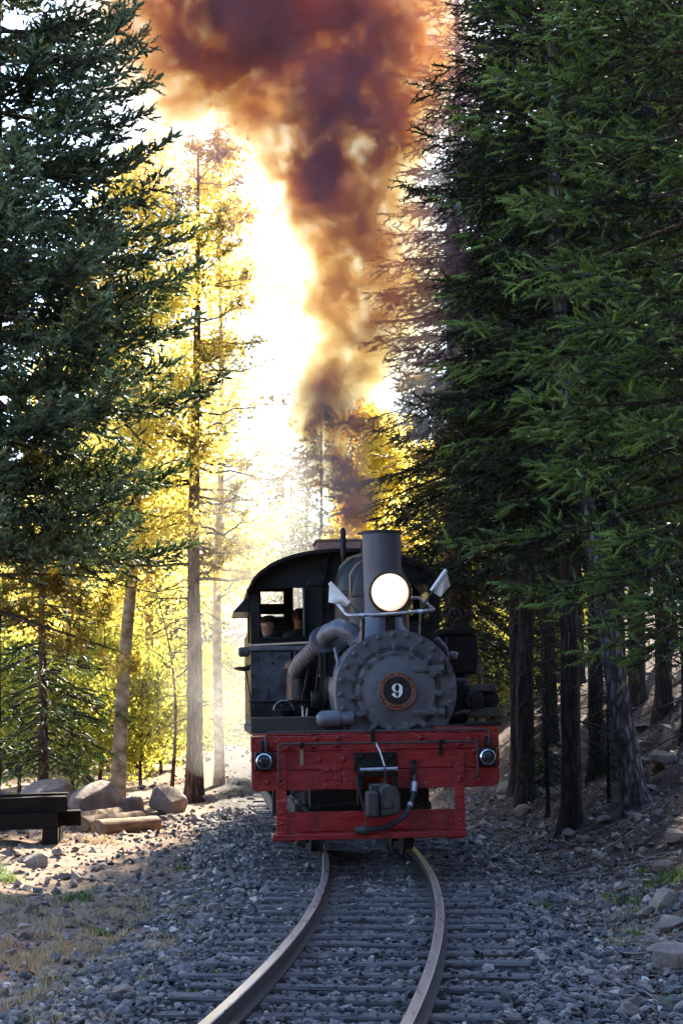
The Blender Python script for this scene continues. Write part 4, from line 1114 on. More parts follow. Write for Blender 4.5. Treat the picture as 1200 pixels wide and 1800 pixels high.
# dogs that clamp the door
dog = MB().box((0, -0.046, 0), (0.125, 0.055, 0.054)).box((-0.068, -0.02, 0), (0.034, 0.06, 0.048)).cyl((0.012, -0.070, 0), (0.012, -0.105, 0), 0.023, n=6).cyl((0.012, -0.09, 0), (0.012, -0.11, 0), 0.011, n=8).mesh('door_dog', M['graphite'], 35)
for k in range(15):
    a = pi / 2 + 2 * pi * k / 15 + .03
    if abs((a - 0.30 + pi) % (2 * pi) - pi) < 0.13 or abs((a + 0.37 + pi) % (2 * pi) - pi) < 0.10: a += 0.06
    o = link('door_dog', dog, door, (SX + 0.425 * math.cos(a), 0.335, SZ + 0.425 * math.sin(a)), (0, -a + rng.uniform(-.25, .25), 0))
    m = o.modifiers.new('bevel', 'BEVEL'); m.width = 0.008; m.segments = 2
# hinge straps
for zo, tilt in ((0.212, 0.06), (-0.215, 0.02)):
    hg = MB().box((SX + 0.325, 0.268, SZ + zo), (0.30, 0.022, 0.058), Matrix.Rotation(-tilt, 3, 'Y')).box((SX + 0.235, 0.259, SZ + zo - 0.004), (0.16, 0.026, 0.05), Matrix.Rotation(-tilt, 3, 'Y')).build('hinge_strap', M['graphite'], door, bevel=0.006)
    MB().cyl((SX + 0.478, 0.280, SZ + zo - 0.055), (SX + 0.478, 0.280, SZ + zo + 0.062), 0.024, n=12).b2((SX + 0.456, 0.27, SZ + zo - 0.045), (SX + 0.50, 0.345, SZ + zo + 0.05)).build('hinge_pin', M['black'], door, bevel=0.004)
bolts(door, [(SX + x, 0.247, SZ + zo + x * 0.05 - 0.014) for zo in (0.212, -0.215) for x in (0.17, 0.215, 0.26)], 0.010, 0.016, M['graphite'])
# number plate: maroon ring with raised lettering, black disc, white 9
np_ = MB().lathe([(0.186, 0.0), (0.190, 0.022), (0.186, 0.030), (0.178, 0.030), (0.177, 0.024)], (SX, 0.252, SZ), (0, -1, 0), 64, caps=False).build('number_plate', M['brass'], loco, smooth=30)
MB().lathe([(0.179, 0.0), (0.179, 0.024), (0.146, 0.024), (0.140, 0.0)], (SX, 0.252, SZ), (0, -1, 0), 64, caps=False).build('plate_ring', M['badge_red'], np_, smooth=30)
MB().lathe([(0.150, 0.020), (0.149, 0.029), (0.141, 0.029), (0.140, 0.020)], (SX, 0.252, SZ), (0, -1, 0), 64, caps=False).build('plate_rim', M['brass'], np_, smooth=30)
MB().lathe([(0.142, 0.0), (0.142, 0.024), (0.001, 0.0245)], (SX, 0.252, SZ), (0, -1, 0), 64, caps=False).build('plate_disc', M['badge_black'], np_, smooth=30)
def nine():
    """fat-face 9 with ball terminal, built from an outer outline with a counter bridged in"""
    H = 0.137; k = H / 100.0
    # strokes as filled polygons (unit: percent of height)
    mb = MB()
    def ring(cx, cz, rx0, rz0, rx1, rz1, n=40):
        vs = []; fs = []
        for i in range(n):
            a = 2 * pi * i / n
            for rx, rz, off in ((rx0, rz0, 0), (rx1, rz1, 0)):
                for y in (0.0, -0.004): vs.append((SX + (cx + rx * math.cos(a)) * k, 0.2275 + y, SZ + (cz + rz * math.sin(a)) * k))
        for i in range(n):
            j = (i + 1) % n
            a, b = i * 4, j * 4
            fs += [(a + 1, a + 3, b + 3, b + 1), (a, a + 1, b + 1, b), (a + 2, b + 2, b + 3, a + 3)]
        mb._add(vs, fs)
    ring(-1, 20, 38, 31, 16, 26)
    # right-hand stem sweeping down and left to the ball terminal
    outer = []; inner = []
    for i in range(25):
        t = i / 24
        a = R(20) - t * R(165)
        outer.append((-2 + 40 * math.cos(a), 0 + (50 if a < 0 else 30) * math.sin(a)))
        inner.append((-2 + 15.5 * math.cos(a) + (2 if t > .8 else 0), 0 + 44 * math.sin(a) if a < 0 else 26 * math.sin(a)))
    vs = []
    for (ox, oz), (ix, iz) in zip(outer, inner):
        for x, z in ((ox, oz), (ix, iz)):
            for y in (0.0, -0.0045): vs.append((SX + x * k, 0.2275 + y, SZ + z * k))
    fs = []
    for i in range(24):
        a, b = i * 4, i * 4 + 4
        fs += [(a + 1, b + 1, b + 3, a + 3), (a, b, b + 1, a + 1), (a + 2, a + 3, b + 3, b + 2)]
    mb._add(vs, fs)
    mb.lathe([(0.0158, 0.0), (0.0158, 0.0055), (0.001, 0.0056)], (SX - 0.0365, 0.2275, SZ - 0.036), (0, -1, 0), 24, caps=False)
    mb.build('numeral', M['white_paint'], np_, smooth=30)
nine()
def ring_text(parent, text, a0, a1, r, size):
    """raised letters set round the plate, feet towards the centre"""
    n = len(text); dg = bpy.context.evaluated_depsgraph_get(); cache = {}
    for i, ch in enumerate(text):
        if ch == ' ': continue
        if ch not in cache:
            cu = bpy.data.curves.new('letter', 'FONT'); cu.body = ch; cu.size = size; cu.align_x = 'CENTER'; cu.extrude = 0.003; cu.resolution_u = 2; cu.offset = 0.0005
            t = bpy.data.objects.new('letter', cu); COL.objects.link(t)
            bpy.context.view_layer.update(); dg.update()
            me = bpy.data.meshes.new_from_object(t.evaluated_get(dg)); bpy.data.objects.remove(t); bpy.data.curves.remove(cu)
            me.materials.clear(); me.materials.append(M['letter']); me.name = 'letter'; cache[ch] = me
        a = a0 + (a1 - a0) * i / (n - 1)
        o = link('letter', cache[ch], parent, (SX + r * math.cos(a), 0.2265, SZ + r * math.sin(a)))
        # text lies in its own XY plane facing +Z: stand it up to face -y, then turn it round the plate
        o.rotation_euler = (Matrix.Rotation(-(a - pi / 2), 4, 'Y') @ Matrix.Rotation(pi / 2, 4, 'X')).to_euler()
ring_text(np_, 'LIMA LOCOMOTIVE WORKS INCORPORATED', R(252), R(252 - 323), 0.1545, 0.024)

# boiler, saddle, fittings round the smokebox
MB().lathe([(0.60, 1.52), (0.615, 1.53), (0.615, 5.0)], (SX, 0, SZ + 0.03), (0, 1, 0), 48, caps=False).build('boiler', M['black'], loco, smooth=40)
for y in (1.55, 2.5, 3.9): MB().lathe([(0.612, -.02), (0.623, -.018), (0.623, .018), (0.612, .02)], (SX, y, SZ + 0.03), (0, 1, 0), 48, caps=False).build('boiler_band', M['black'], loco, smooth=30)
MB().prism([(SX - .45, 1.18), (SX + .45, 1.18), (SX + .30, SZ - .55), (SX - .30, SZ - .55)], 0.5, 1.4).build('saddle', M['black_dull'], loco, bevel=0.02)
# smokestack with a base skirt, cap ring and soot lip
STX = 0.19
st = MB().lathe([(0.33, 2.18), (0.30, 2.24), (0.215, 2.34), (0.188, 2.46), (0.190, 2.6), (0.200, 3.27), (0.204, 3.28), (0.204, 3.315), (0.190, 3.318), (0.180, 3.30), (0.168, 2.6)], (STX, 0.95, 0), (0, 0, 1), 48, caps=False).build('smokestack', M['stack'], loco, smooth=30)
MB().lathe([(0.2045, 3.286), (0.211, 3.289), (0.211, 3.313), (0.204, 3.320), (0.186, 3.321)], (STX, 0.95, 0), (0, 0, 1), 48, caps=False).build('stack_lip', M['black_dull'], st, smooth=40)
# headlight on its bracket in front of the stack
HX, HZ = 0.208, 2.655
hl = MB().lathe([(0.12, 0.62), (0.17, 0.58), (0.198, 0.50), (0.203, 0.33), (0.214, 0.322), (0.214, 0.298), (0.205, 0.288), (0.188, 0.288), (0.184, 0.31)], (HX, 0, HZ), (0, 1, 0), 48, caps=False).build('headlight', M['lamp_rim'], loco, smooth=35)
MB().b2((HX - .16, 0.33, HZ - .235), (HX + .16, 0.62, HZ - .205)).b2((HX - .05, 0.40, 2.26), (HX + .05, 0.60, HZ - .236)).build('headlight_bracket', M['black'], hl, bevel=0.006)
m_, nt_, p_, o_ = new_mat('glowing_headlight_lens')
p_.inputs['Base Color'].default_value = (1, 0.9, 0.75, 1)
p_.inputs['Emission Color'].default_value = (1.0, 0.86, 0.66, 1); p_.inputs['Emission Strength'].default_value = 2.4; p_.inputs['Roughness'].default_value = 0.2
tc_ = nt_.nodes.new('ShaderNodeTexCoord'); ds_ = nt_.nodes.new('ShaderNodeVectorMath'); ds_.operation = 'DISTANCE'; ds_.inputs[1].default_value = (HX - .02, 0.30, HZ + .03)
nt_.links.new(tc_.outputs['Object'], ds_.inputs[0])
rp_ = ramp(nt_, ds_.outputs['Value'], [(0.0, (1, 0.95, 0.85)), (0.12, (1.0, 0.84, 0.62)), (0.165, (0.55, 0.36, 0.20)), (0.205, (0.22, 0.12, 0.06))])
nt_.links.new(rp_.outputs[0], p_.inputs['Emission Color'])
p_.inputs['Emission Strength'].default_value = 0.55
lens = MB().lathe([(0.186, -0.306), (0.15, -0.298), (0.09, -0.292), (0.002, -0.289)], (HX, 0, HZ), (0, -1, 0), 48, caps=False).build('lens', m_, hl, smooth=60)
# handrail pipe round the smokebox top
hr = MB().tube(rounded([(-0.30, 0.62, 2.57), (-0.215, 0.33, 2.43), (0.225, 0.25, 2.437), (0.65, 0.33, 2.475), (0.545, 0.75, 2.62), (0.40, 0.95, 2.62)], 0.05), 0.017, 10).build('handrail', M['steel'], loco, smooth=60)
for x, z in ((-0.08, 2.425), (0.50, 2.455)):
    MB().cyl((x - .025, 0.275, z), (x + .025, 0.272, z), 0.026, n=10).cyl((x, 0.28, z), (x, 0.42, z - 0.26), 0.011, n=8).build('handrail_stanchion', M['steel'], hr)
MB().tube([(-0.06, 0.29, 2.40), (-0.07, 0.38, 2.10)], 0.014, 8).build('bracket', M['black'], hr)
# --- white signal flags on slanting sticks
def flag(stick0, stick1, quad, label_):
    s = MB().tube([stick0, stick1], 0.011, 8)
    root = s.build('signal_flag', M['cast'], None, smooth=60)
    n = 8; mb = MB(); a, b, c, d_ = [Vector(q) for q in quad]
    for sy in (0, 1):
        for i in range(n + 1):
            for j in range(n + 1):
                u, v_ = i / n, j / n
                p = a.lerp(b, u).lerp(d_.lerp(c, u), v_)
                p.y += 0.03 * math.sin(u * 5 + v_ * 4) * v_ + sy * 0.004
                mb.v.append(tuple(p))
    m1 = (n + 1) ** 2
    for sy in (0, 1):
        for i in range(n):
            for j in range(n):
                q = [i * (n + 1) + j, (i + 1) * (n + 1) + j, (i + 1) * (n + 1) + j + 1, i * (n + 1) + j + 1]
                q = [x + sy * m1 for x in q]
                mb.f.append(tuple(q if sy else q[::-1]))
    for i in range(n):
        for (p, q) in ((i * (n + 1), (i + 1) * (n + 1)), (i * (n + 1) + n, (i + 1) * (n + 1) + n), (i, i + 1), (n * (n + 1) + i, n * (n + 1) + i + 1)):
            mb.f.append((p, q, q + m1, p + m1))
    mb.build('cloth', M['flag'], root, smooth=60)
    MB().tube([a + Vector((0, -.006, 0)), b + Vector((0, -.006, 0))], 0.021, 8).build('rolled_edge', M['flag'], root, smooth=60)
    root.location = loco.location; root.rotation_euler = loco.rotation_euler
    tag(root, label_, 'flag', 'white flags on the smokebox handrail')
flag((-0.09, 0.34, 2.44), (-0.385, 0.41, 2.765), [(-0.386, 0.40, 2.765), (-0.195, 0.38, 2.555), (-0.215, 0.42, 2.53), (-0.40, 0.42, 2.57)], 'white flag on a slanting stick on the cab window side of the headlight')
flag((0.50, 0.34, 2.46), (0.785, 0.41, 2.885), [(0.628, 0.39, 2.668), (0.782, 0.40, 2.875), (0.83, 0.44, 2.72), (0.72, 0.43, 2.61)], 'white flag on a slanting stick beside the pump side of the headlight')
# --- domes, whistle, safety valve
def dome(y, r, x, ztop, nm):
    z0 = SZ + 0.45
    h = ztop - z0
    o = MB().lathe([(r * 1.35, 0), (r * 1.2, 0.08), (r * 1.02, 0.16), (r, 0.22), (r, h * 0.62), (r * 0.97, h * 0.74), (r * 0.86, h * 0.86), (r * 0.64, h * 0.95), (r * 0.34, h * 0.99), (0.01, h)], (x, y, z0), (0, 0, 1), 44, caps=False).build(nm, M['black'], loco, smooth=50)
    MB().lathe([(r * 1.005, h * 0.56), (r * 1.03, h * 0.57), (r * 1.03, h * 0.60), (r * 1.005, h * 0.61)], (x, y, z0), (0, 0, 1), 44, caps=False).build('dome_band', M['black'], o, smooth=40)
    return o
dome(2.1, 0.325, SX - 0.01, 3.14, 'sand_dome')
dome(3.4, 0.425, SX + 0.02, 3.285, 'steam_dome')
MB().tube([(-0.065, 2.0, 2.6), (-0.072, 1.98, 2.95), (0.0, 1.98, 3.06)], 0.008, 6).build('sand_pipe', M['brass'], loco, smooth=60)
wh = MB().lathe([(0.022, 3.2), (0.022, 3.30), (0.035, 3.31), (0.035, 3.62), (0.02, 3.65), (0.004, 3.66)], (0.02, 4.3, 0), (0, 0, 1), 14).build('whistle', M['black'], loco)
MB().lathe([(0.04, 3.2), (0.04, 3.50), (0.025, 3.52), (0.025, 3.56), (0.07, 3.565), (0.07, 3.585), (0.02, 3.60)], (0.26, 4.2, 0), (0, 0, 1), 16).build('safety_valve', M['black'], loco)

# --- cab: arched front wall with window openings, roof, sides, back wall
CX0, CX1 = -1.085, 1.235
cxm, chw = (CX0 + CX1) / 2, (CX1 - CX0) / 2
def roof_z(x, add=0.0):
    t = min(abs((x - cxm) / (chw + 0.02)), 1.0)
    return 2.93 + 0.47 * (1 - t ** 2.5) ** 0.62 + add
def arch_wall(y, th, wins, zlo, name, parent, mat):
    """vertical strips round rectangular openings, following the arch"""
    o = empty(name) if parent is None else None
    xs = sorted({CX0, CX1} | {w[0] for w in wins} | {w[1] for w in wins} | {CX0 + (CX1 - CX0) * i / 28 for i in range(29)})
    mb = MB()
    for a, b in zip(xs[:-1], xs[1:]):
        if b - a < 1e-4: continue
        mid = (a + b) / 2; cuts = [zlo]
        w = [q for q in wins if q[0] - 1e-6 <= mid <= q[1] + 1e-6]
        spans = []
        lo = zlo
        for q in sorted(w, key=lambda q: q[2]):
            spans.append((lo, q[2], q[2])); lo = q[3]
        spans.append((lo, None, None))
        for l, h, _ in spans:
            ha, hb = (h, h) if h is not None else (roof_z(a), roof_z(b))
            mb.prism([(a, l), (b, l), (b, hb), (a, ha)], y, y + th)
    bm_o = mb.build(name, mat, parent, smooth=30)
    return bm_o
cab_f = arch_wall(5.0, 0.03, [(-0.97, -0.415, 2.385, 2.985), (0.62, 1.10, 2.55, 3.0)], 1.345, 'cab_front', loco, M['black'])
cab_b = arch_wall(7.1, 0.03, [(-0.90, -0.60, 2.90, 3.06), (-0.47, -0.33, 2.62, 3.12), (-0.90, -0.60, 2.30, 2.76), (0.72, 1.12, 2.72, 3.08)], 1.2, 'cab_back', loco, M['black'])
MB().b2((CX0, 5.032, 1.2), (CX0 + .03, 7.098, 2.35)).b2((CX0, 5.032, 2.353), (CX0 + .03, 5.35, 2.98)).b2((CX0, 6.75, 2.353), (CX0 + .03, 7.098, 2.98)).b2((CX0, 5.352, 2.85), (CX0 + .03, 6.748, 2.98)).build('cab_side', M['black'], loco, bevel=0.003)
MB().b2((CX1 - .03, 5.032, 1.2), (CX1, 7.098, 2.35)).b2((CX1 - .03, 5.032, 2.353), (CX1, 5.35, 2.98)).b2((CX1 - .03, 6.75, 2.353), (CX1, 7.098, 2.98)).b2((CX1 - .03, 5.352, 2.85), (CX1, 6.748, 2.98)).build('cab_side', M['black'], loco, bevel=0.003)
MB().b2((CX0 + .03, 5.032, 1.25), (CX1 - .03, 7.098, 1.30)).build('cab_floor', M['black_dull'], loco)
# roof: a curved plate with a drip edge
mb = MB(); n = 40
for yy in (4.76, 7.35):
    for add in (0.045, 0.004):
        for i in range(n + 1):
            x = cxm + (chw + 0.045) * math.sin(-pi / 2 + pi * i / n); mb.v.append((x, yy, roof_z(x, add) - (0.0 if 0 < i < n else 0.03)))
k = n + 1
for i in range(n): mb.f += [(i, i + 1, 2 * k + i + 1, 2 * k + i), (k + i, 3 * k + i, 3 * k + i + 1, k + i + 1), (i, k + i, k + i + 1, i + 1), (2 * k + i, 2 * k + i + 1, 3 * k + i + 1, 3 * k + i)]
mb.f += [(0, 2 * k, 3 * k, k), (n, k + n, 3 * k + n, 2 * k + n)]
roof = mb.build('cab_roof', M['black'], loco, smooth=40)
bolts(cab_f, [(x, 4.998, roof_z(x) - 0.075) for x in [CX0 + .10 + .1 * i for i in range(9)]], 0.009, 0.014, M['black'])
bolts(cab_f, [(CX0 + .05, 4.998, 1.5 + .12 * i) for i in range(13)], 0.009, 0.014, M['black'])
hc = MB().b2((-0.22, 5.55, 3.40), (0.36, 6.4, 3.60)).build('roof_hatch', M['hatch'], loco, bevel=0.012)
MB().b2((-0.24, 5.53, 3.602), (0.38, 6.42, 3.628)).build('lid', M['hatch'], hc, bevel=0.006)
# window frame and a swung pane, side visor
def frame(x0, x1, z0, z1, y, w, parent, mat, name='window_frame'):
    return MB().b2((x0 - w, y - .02, z0 - w), (x0, y, z1 + w)).b2((x1, y - .02, z0 - w), (x1 + w, y, z1 + w)).b2((x0, y - .02, z0 - w), (x1, y, z0)).b2((x0, y - .02, z1), (x1, y, z1 + w)).build(name, mat, parent, bevel=0.004)
frame(-0.97, -0.415, 2.385, 2.985, 4.998, 0.03, cab_f, M['black'])
frame(0.62, 1.10, 2.55, 3.0, 4.998, 0.03, cab_f, M['black'])
MB().b2((-0.445, 4.86, 2.39), (-0.425, 4.976, 2.98)).build('window_sash', M['seat_green'], cab_f, bevel=0.004)
MB().prism([(-1.30, 2.70), (-1.09, 2.70), (-1.09, 2.905), (-1.13, 2.885)], 5.05, 6.9).build('side_visor', M['black'], loco, bevel=0.006)
MB().tube(arc((-0.71, 2.99), 0.075, pi, 2 * pi, 9, 6.8), 0.006, 6).build('hanging_cord', M['black_dull'], loco)
MB().prism([(-0.40, 3.0), (-0.19, 3.0), (-0.10, 3.36), (-0.22, 3.36), (-0.36, 3.1)], 4.93, 4.985).build('cab_brace', M['black'], cab_f, bevel=0.01)
MB().b2((-0.42, 4.95, 2.2), (-0.20, 4.985, 3.0)).build('cab_panel', M['black'], cab_f, bevel=0.006)
# backhead filling the middle of the cab
MB().lathe([(0.60, 5.04), (0.60, 5.75), (0.50, 5.80), (0.01, 5.80)], (SX, 0, SZ + 0.03), (0, 1, 0), 36, caps=False).build('backhead', M['black_dull'], loco, smooth=40)
# bunker behind the cab
MB().b2((-1.08, 7.40, 1.2), (1.23, 10.0, 2.55)).b2((-1.0, 7.5, 2.553), (1.15, 9.9, 2.75)).build('fuel_bunker', M['black'], loco, bevel=0.03)

# --- cylinder side: dented jacket panel with pale top edge, exhaust pipe, cylinders
jk = MB()
n1, n2 = 10, 14
for i in range(n1 + 1):
    for j in range(n2 + 1):
        x = -1.105 + 0.475 * i / n1; z = 1.60 + 0.66 * j / n2
        y = 4.18 + 0.025 * float(fbm(np.array(x * 3.1), np.array(z * 3.1 + 9), 3)) + (0.05 if j > n2 - 2 else 0) * 0.5
        jk.v.append((x, y, z))
for i in range(n1):
    for j in range(n2): jk.f.append((i * (n2 + 1) + j, (i + 1) * (n2 + 1) + j, (i + 1) * (n2 + 1) + j + 1, i * (n2 + 1) + j + 1))
jacket = jk.build('cylinder_jacket', M['jacket'], loco, smooth=60)
MB().b2((-1.10, 4.22, 1.36), (-0.63, 4.95, 2.262)).build('jacket_casing', M['black'], jacket, bevel=0.01)
MB().tube([(-1.13, 4.17, 2.262), (-0.38, 4.19, 2.288)], 0.014, 8).build('jacket_edge', M['copper'], jacket)
MB().b2((-1.12, 4.15, 2.20), (-0.40, 4.21, 2.249)).build('jacket_cap', M['pipe'], jacket, bevel=0.008)
bolts(jacket, [(x, 4.15, z) for x, z in ((-0.87, 2.17), (-1.08, 1.9), (-1.08, 1.75), (-0.85, 2.05), (-1.07, 2.1))], 0.012, 0.018, M['black'])
MB().lathe([(0.03, 0), (0.06, 0.02), (0.06, 0.12), (0.03, 0.14)], (-1.11, 4.2, 2.19), (-1, 0, 0), 14).build('drain_cock', M['cast'], jacket)
MB().tube(rounded([(-1.09, 4.5, 2.05), (-1.16, 4.45, 1.98), (-1.10, 4.4, 1.62)], 0.03), 0.008, 6).build('grab_iron', M['black'], jacket)
for yc in (2.75, 3.3, 3.85):
    cyo = MB().lathe([(0.15, 1.40), (0.15, 1.48), (0.13, 1.50), (0.13, 1.95), (0.15, 1.97), (0.15, 2.03), (0.06, 2.06), (0.01, 2.06)], (-0.60 + 0.02, yc, 0), (0, 0, 1), 22).build('cylinder', M['black'], loco, smooth=35)
MB().b2((-0.66, 2.55, 1.95), (-0.50, 2.66, 2.16)).build('valve_chest', M['black'], loco, bevel=0.01)
# exhaust pipe: lagged run, double flange, elbow into the smokebox
ex = MB().tube([(-0.63, 2.62, 1.93), (-0.60, 2.35, 2.01), (-0.42, 1.45, 2.205)], [0.095, 0.095, 0.092], 20).build('exhaust_pipe', M['pipe'], loco, smooth=50)
d_ = Vector((0.18, -0.90, 0.195)).normalized()
for k in range(8):
    c = Vector((-0.60, 2.35, 2.01)).lerp(Vector((-0.42, 1.45, 2.205)), 0.06 + k * 0.12)
    MB().tube([c - d_ * 0.012, c + d_ * 0.012], 0.098, 20).build('lagging_band', M['pipe'], ex, smooth=50)
for off in (0.0, 0.05):
    c = Vector((-0.41, 1.40, 2.215)) + d_ * off
    fl = MB().lathe([(0.05, 0), (0.145, 0), (0.147, 0.012), (0.145, 0.026), (0.05, 0.026)], c, d_, 28).build('flange', M['pipe'], ex, smooth=30)
    x_, y_, z_ = frame_of(d_)
MB().tube([Vector((-0.40, 1.34, 2.225)), Vector((-0.36, 1.15, 2.29)), Vector((-0.26, 1.02, 2.335)), Vector((-0.14, 0.98, 2.29)), Vector((-0.06, 0.99, 2.17)), Vector((-0.02, 1.0, 2.02))], [0.095, 0.098, 0.10, 0.10, 0.098, 0.098], 22).build('elbow', M['pipe'], ex, smooth=60)
MB().box((-0.075, 0.98, 2.12), (0.26, 0.26, 0.05), Matrix.Rotation(-0.6, 3, 'Y')).box((-0.045, 0.98, 2.07), (0.26, 0.26, 0.04), Matrix.Rotation(-0.6, 3, 'Y')).build('elbow_flange', M['pipe'], ex, bevel=0.01)
# cylinder-side clutter: brackets, slanted rods, small pump wheel, vertical pipe, bucket, reservoir end
MB().tube(rounded([(-0.33, 0.62, 2.12), (-0.30, 0.55, 1.95), (-0.335, 0.5, 1.75), (-0.33, 0.45, 1.42), (-0.31, 0.42, 1.33)], 0.05), 0.018, 10).build('drain_pipe', M['pipe'], loco, smooth=60)
MB().bar((-0.62, 2.2, 1.45), (-0.50, 2.1, 2.05), 0.07, 0.03).bar((-0.47, 1.9, 1.55), (-0.42, 1.75, 2.05), 0.05, 0.03).build('support_rod', M['black'], loco)
MB().b2((-0.46, 1.1, 1.84), (-0.30, 1.35, 1.87)).b2((-0.45, 1.3, 1.872), (-0.30, 1.34, 2.10)).b2((-0.40, 1.26, 1.873), (-0.385, 1.298, 2.10)).build('shelf_bracket', M['black'], loco, bevel=0.004)
MB().lathe([(0.02, 0), (0.05, 0.01), (0.065, 0.02), (0.065, 0.06), (0.03, 0.07), (0.03, 0.10)], (-0.47, 1.5, 1.62), (0, -1, 0), 20).b2((-0.53, 1.5, 1.52), (-0.41, 1.62, 1.70)).build('oil_pump', M['black'], loco, bevel=0.004)
rs_ = MB().lathe([(0.005, 0.0), (0.045, 0.008), (0.072, 0.03), (0.084, 0.07), (0.084, 0.19), (0.088, 0.19), (0.088, 0.22), (0.07, 0.22), (0.07, 0.36)], (-0.552, 0.19, 1.415), (1, 0.15, 0), 24, caps=False).build('air_reservoir', M['pipe'], loco, smooth=60)
bk = MB().lathe([(0.088, 0.0), (0.110, 0.155), (0.114, 0.160), (0.108, 0.164), (0.085, 0.01), (0.01, 0.008)], (-0.815, 1.75, 1.347), (0, 0, 1), 26, caps=False)
bko = bk.build('bucket', M['black'], None, smooth=40)
MB().tube(arc((-0.815, 1.50), 0.108, 0.1, pi - 0.1, 12, 1.72), 0.004, 6).build('handle', M['steel'], bko)
bko.location = loco.location; bko.rotation_euler = loco.rotation_euler
tag(bko, 'small black bucket standing on the running board beside the smokebox', 'bucket')
MB().tube([(-0.62, 1.4, 1.35), (-0.63, 1.38, 1.55)], 0.012, 8).tube([(-0.60, 1.4, 1.35), (-0.58, 1.38, 1.52)], 0.008, 8).build('lever', M['steel'], loco)

# --- pump side: tank with lifting eye, pipes, twin-cylinder air pump
tk = MB().b2((0.90, 1.55, 1.85), (1.245, 2.3, 2.265)).build('feed_tank', M['black'], loco, bevel=0.02)
MB().b2((0.865, 1.52, 2.268), (1.205, 2.33, 2.335)).b2((0.90, 1.54, 2.24), (1.225, 2.31, 2.268)).build('tank_cap', M['black'], tk, bevel=0.01)
MB().b2((0.90, 1.60, 1.35), (1.10, 2.2, 1.848)).build('tank_stand', M['black_dull'], tk, bevel=0.01)
MB().tube([(1.02 + 0.055 * math.cos(a), 1.7, 2.475 + 0.062 * math.sin(a)) for a in [2 * pi * k / 20 for k in range(20)]], 0.018, 8, closed=True).cyl((1.02, 1.7, 2.33), (1.02, 1.7, 2.42), 0.022, n=10).b2((0.96, 1.64, 2.336), (1.08, 1.76, 2.355)).build('lifting_eye', M['black'], tk, smooth=50)
MB().tube(rounded([(0.78, 0.8, 2.10), (0.86, 1.0, 2.05), (1.02, 1.52, 2.07)], 0.05), 0.014, 8).tube(rounded([(0.70, 0.7, 2.20), (0.80, 0.75, 2.10), (0.82, 0.9, 1.95)], 0.05), 0.03, 10).build('feed_pipe', M['pipe'], loco, smooth=60)
MB().lathe([(0.03, 0), (0.045, .02), (0.045, .06), (0.03, .08)], (0.835, 0.55, 2.02), (.3, -1, 0), 12).build('pipe_union', M['pipe'], loco)
pu = MB().b2((0.975, 0.62, 1.40), (1.30, 0.95, 1.50)).b2((1.0, 0.60, 1.66), (1.29, 0.9, 1.735)).build('air_pump', M['cast'], loco, bevel=0.012)
for x, y in ((1.065, 0.60), (1.225, 0.72)):
    hd = MB().lathe([(0.088, 0.35), (0.088, 0.02), (0.100, 0.018), (0.100, -0.005), (0.085, -0.012), (0.045, -0.014), (0.043, -0.032), (0.02, -0.036), (0.004, -0.037)], (x, y, 1.575), (0, 1, 0), 28).build('cylinder_head', M['black'], pu, smooth=30)
    bolts(hd, [(x + 0.088 * math.cos(a), y - 0.004, 1.575 + 0.088 * math.sin(a)) for a in [2 * pi * k / 8 for k in range(8)]], 0.008, 0.014, M['cast'])
MB().lathe([(0.02, 1.73), (0.02, 1.83), (0.034, 1.84), (0.034, 1.90), (0.026, 1.91), (0.026, 1.93), (0.015, 1.935), (0.015, 1.96), (0.028, 1.962), (0.028, 1.975)], (1.135, 0.70, 0), (0, 0, 1), 14).build('oil_cup', M['cast'], pu)
MB().cyl((1.245, 0.68, 1.38), (1.225, 0.72, 1.50), 0.02, n=8).b2((1.19, 0.68, 1.362), (1.28, 0.80, 1.385)).build('pump_foot', M['black'], pu)
MB().tube(rounded([(0.80, 0.5, 1.42), (0.93, 0.48, 1.46), (1.0, 0.55, 1.46)], 0.04), 0.02, 8).build('pump_pipe', M['cast'], loco, smooth=60)
MB().tube([(0.92, 1.2, 1.40), (0.92, 1.2, 1.85)], 0.03, 10).build('pump_pipe', M['cast'], loco, smooth=60)
MB().b2((0.86, 0.9, 1.345), (1.05, 1.45, 1.80)).build('brake_reservoir', M['black_dull'], loco, bevel=0.05, seg=4)

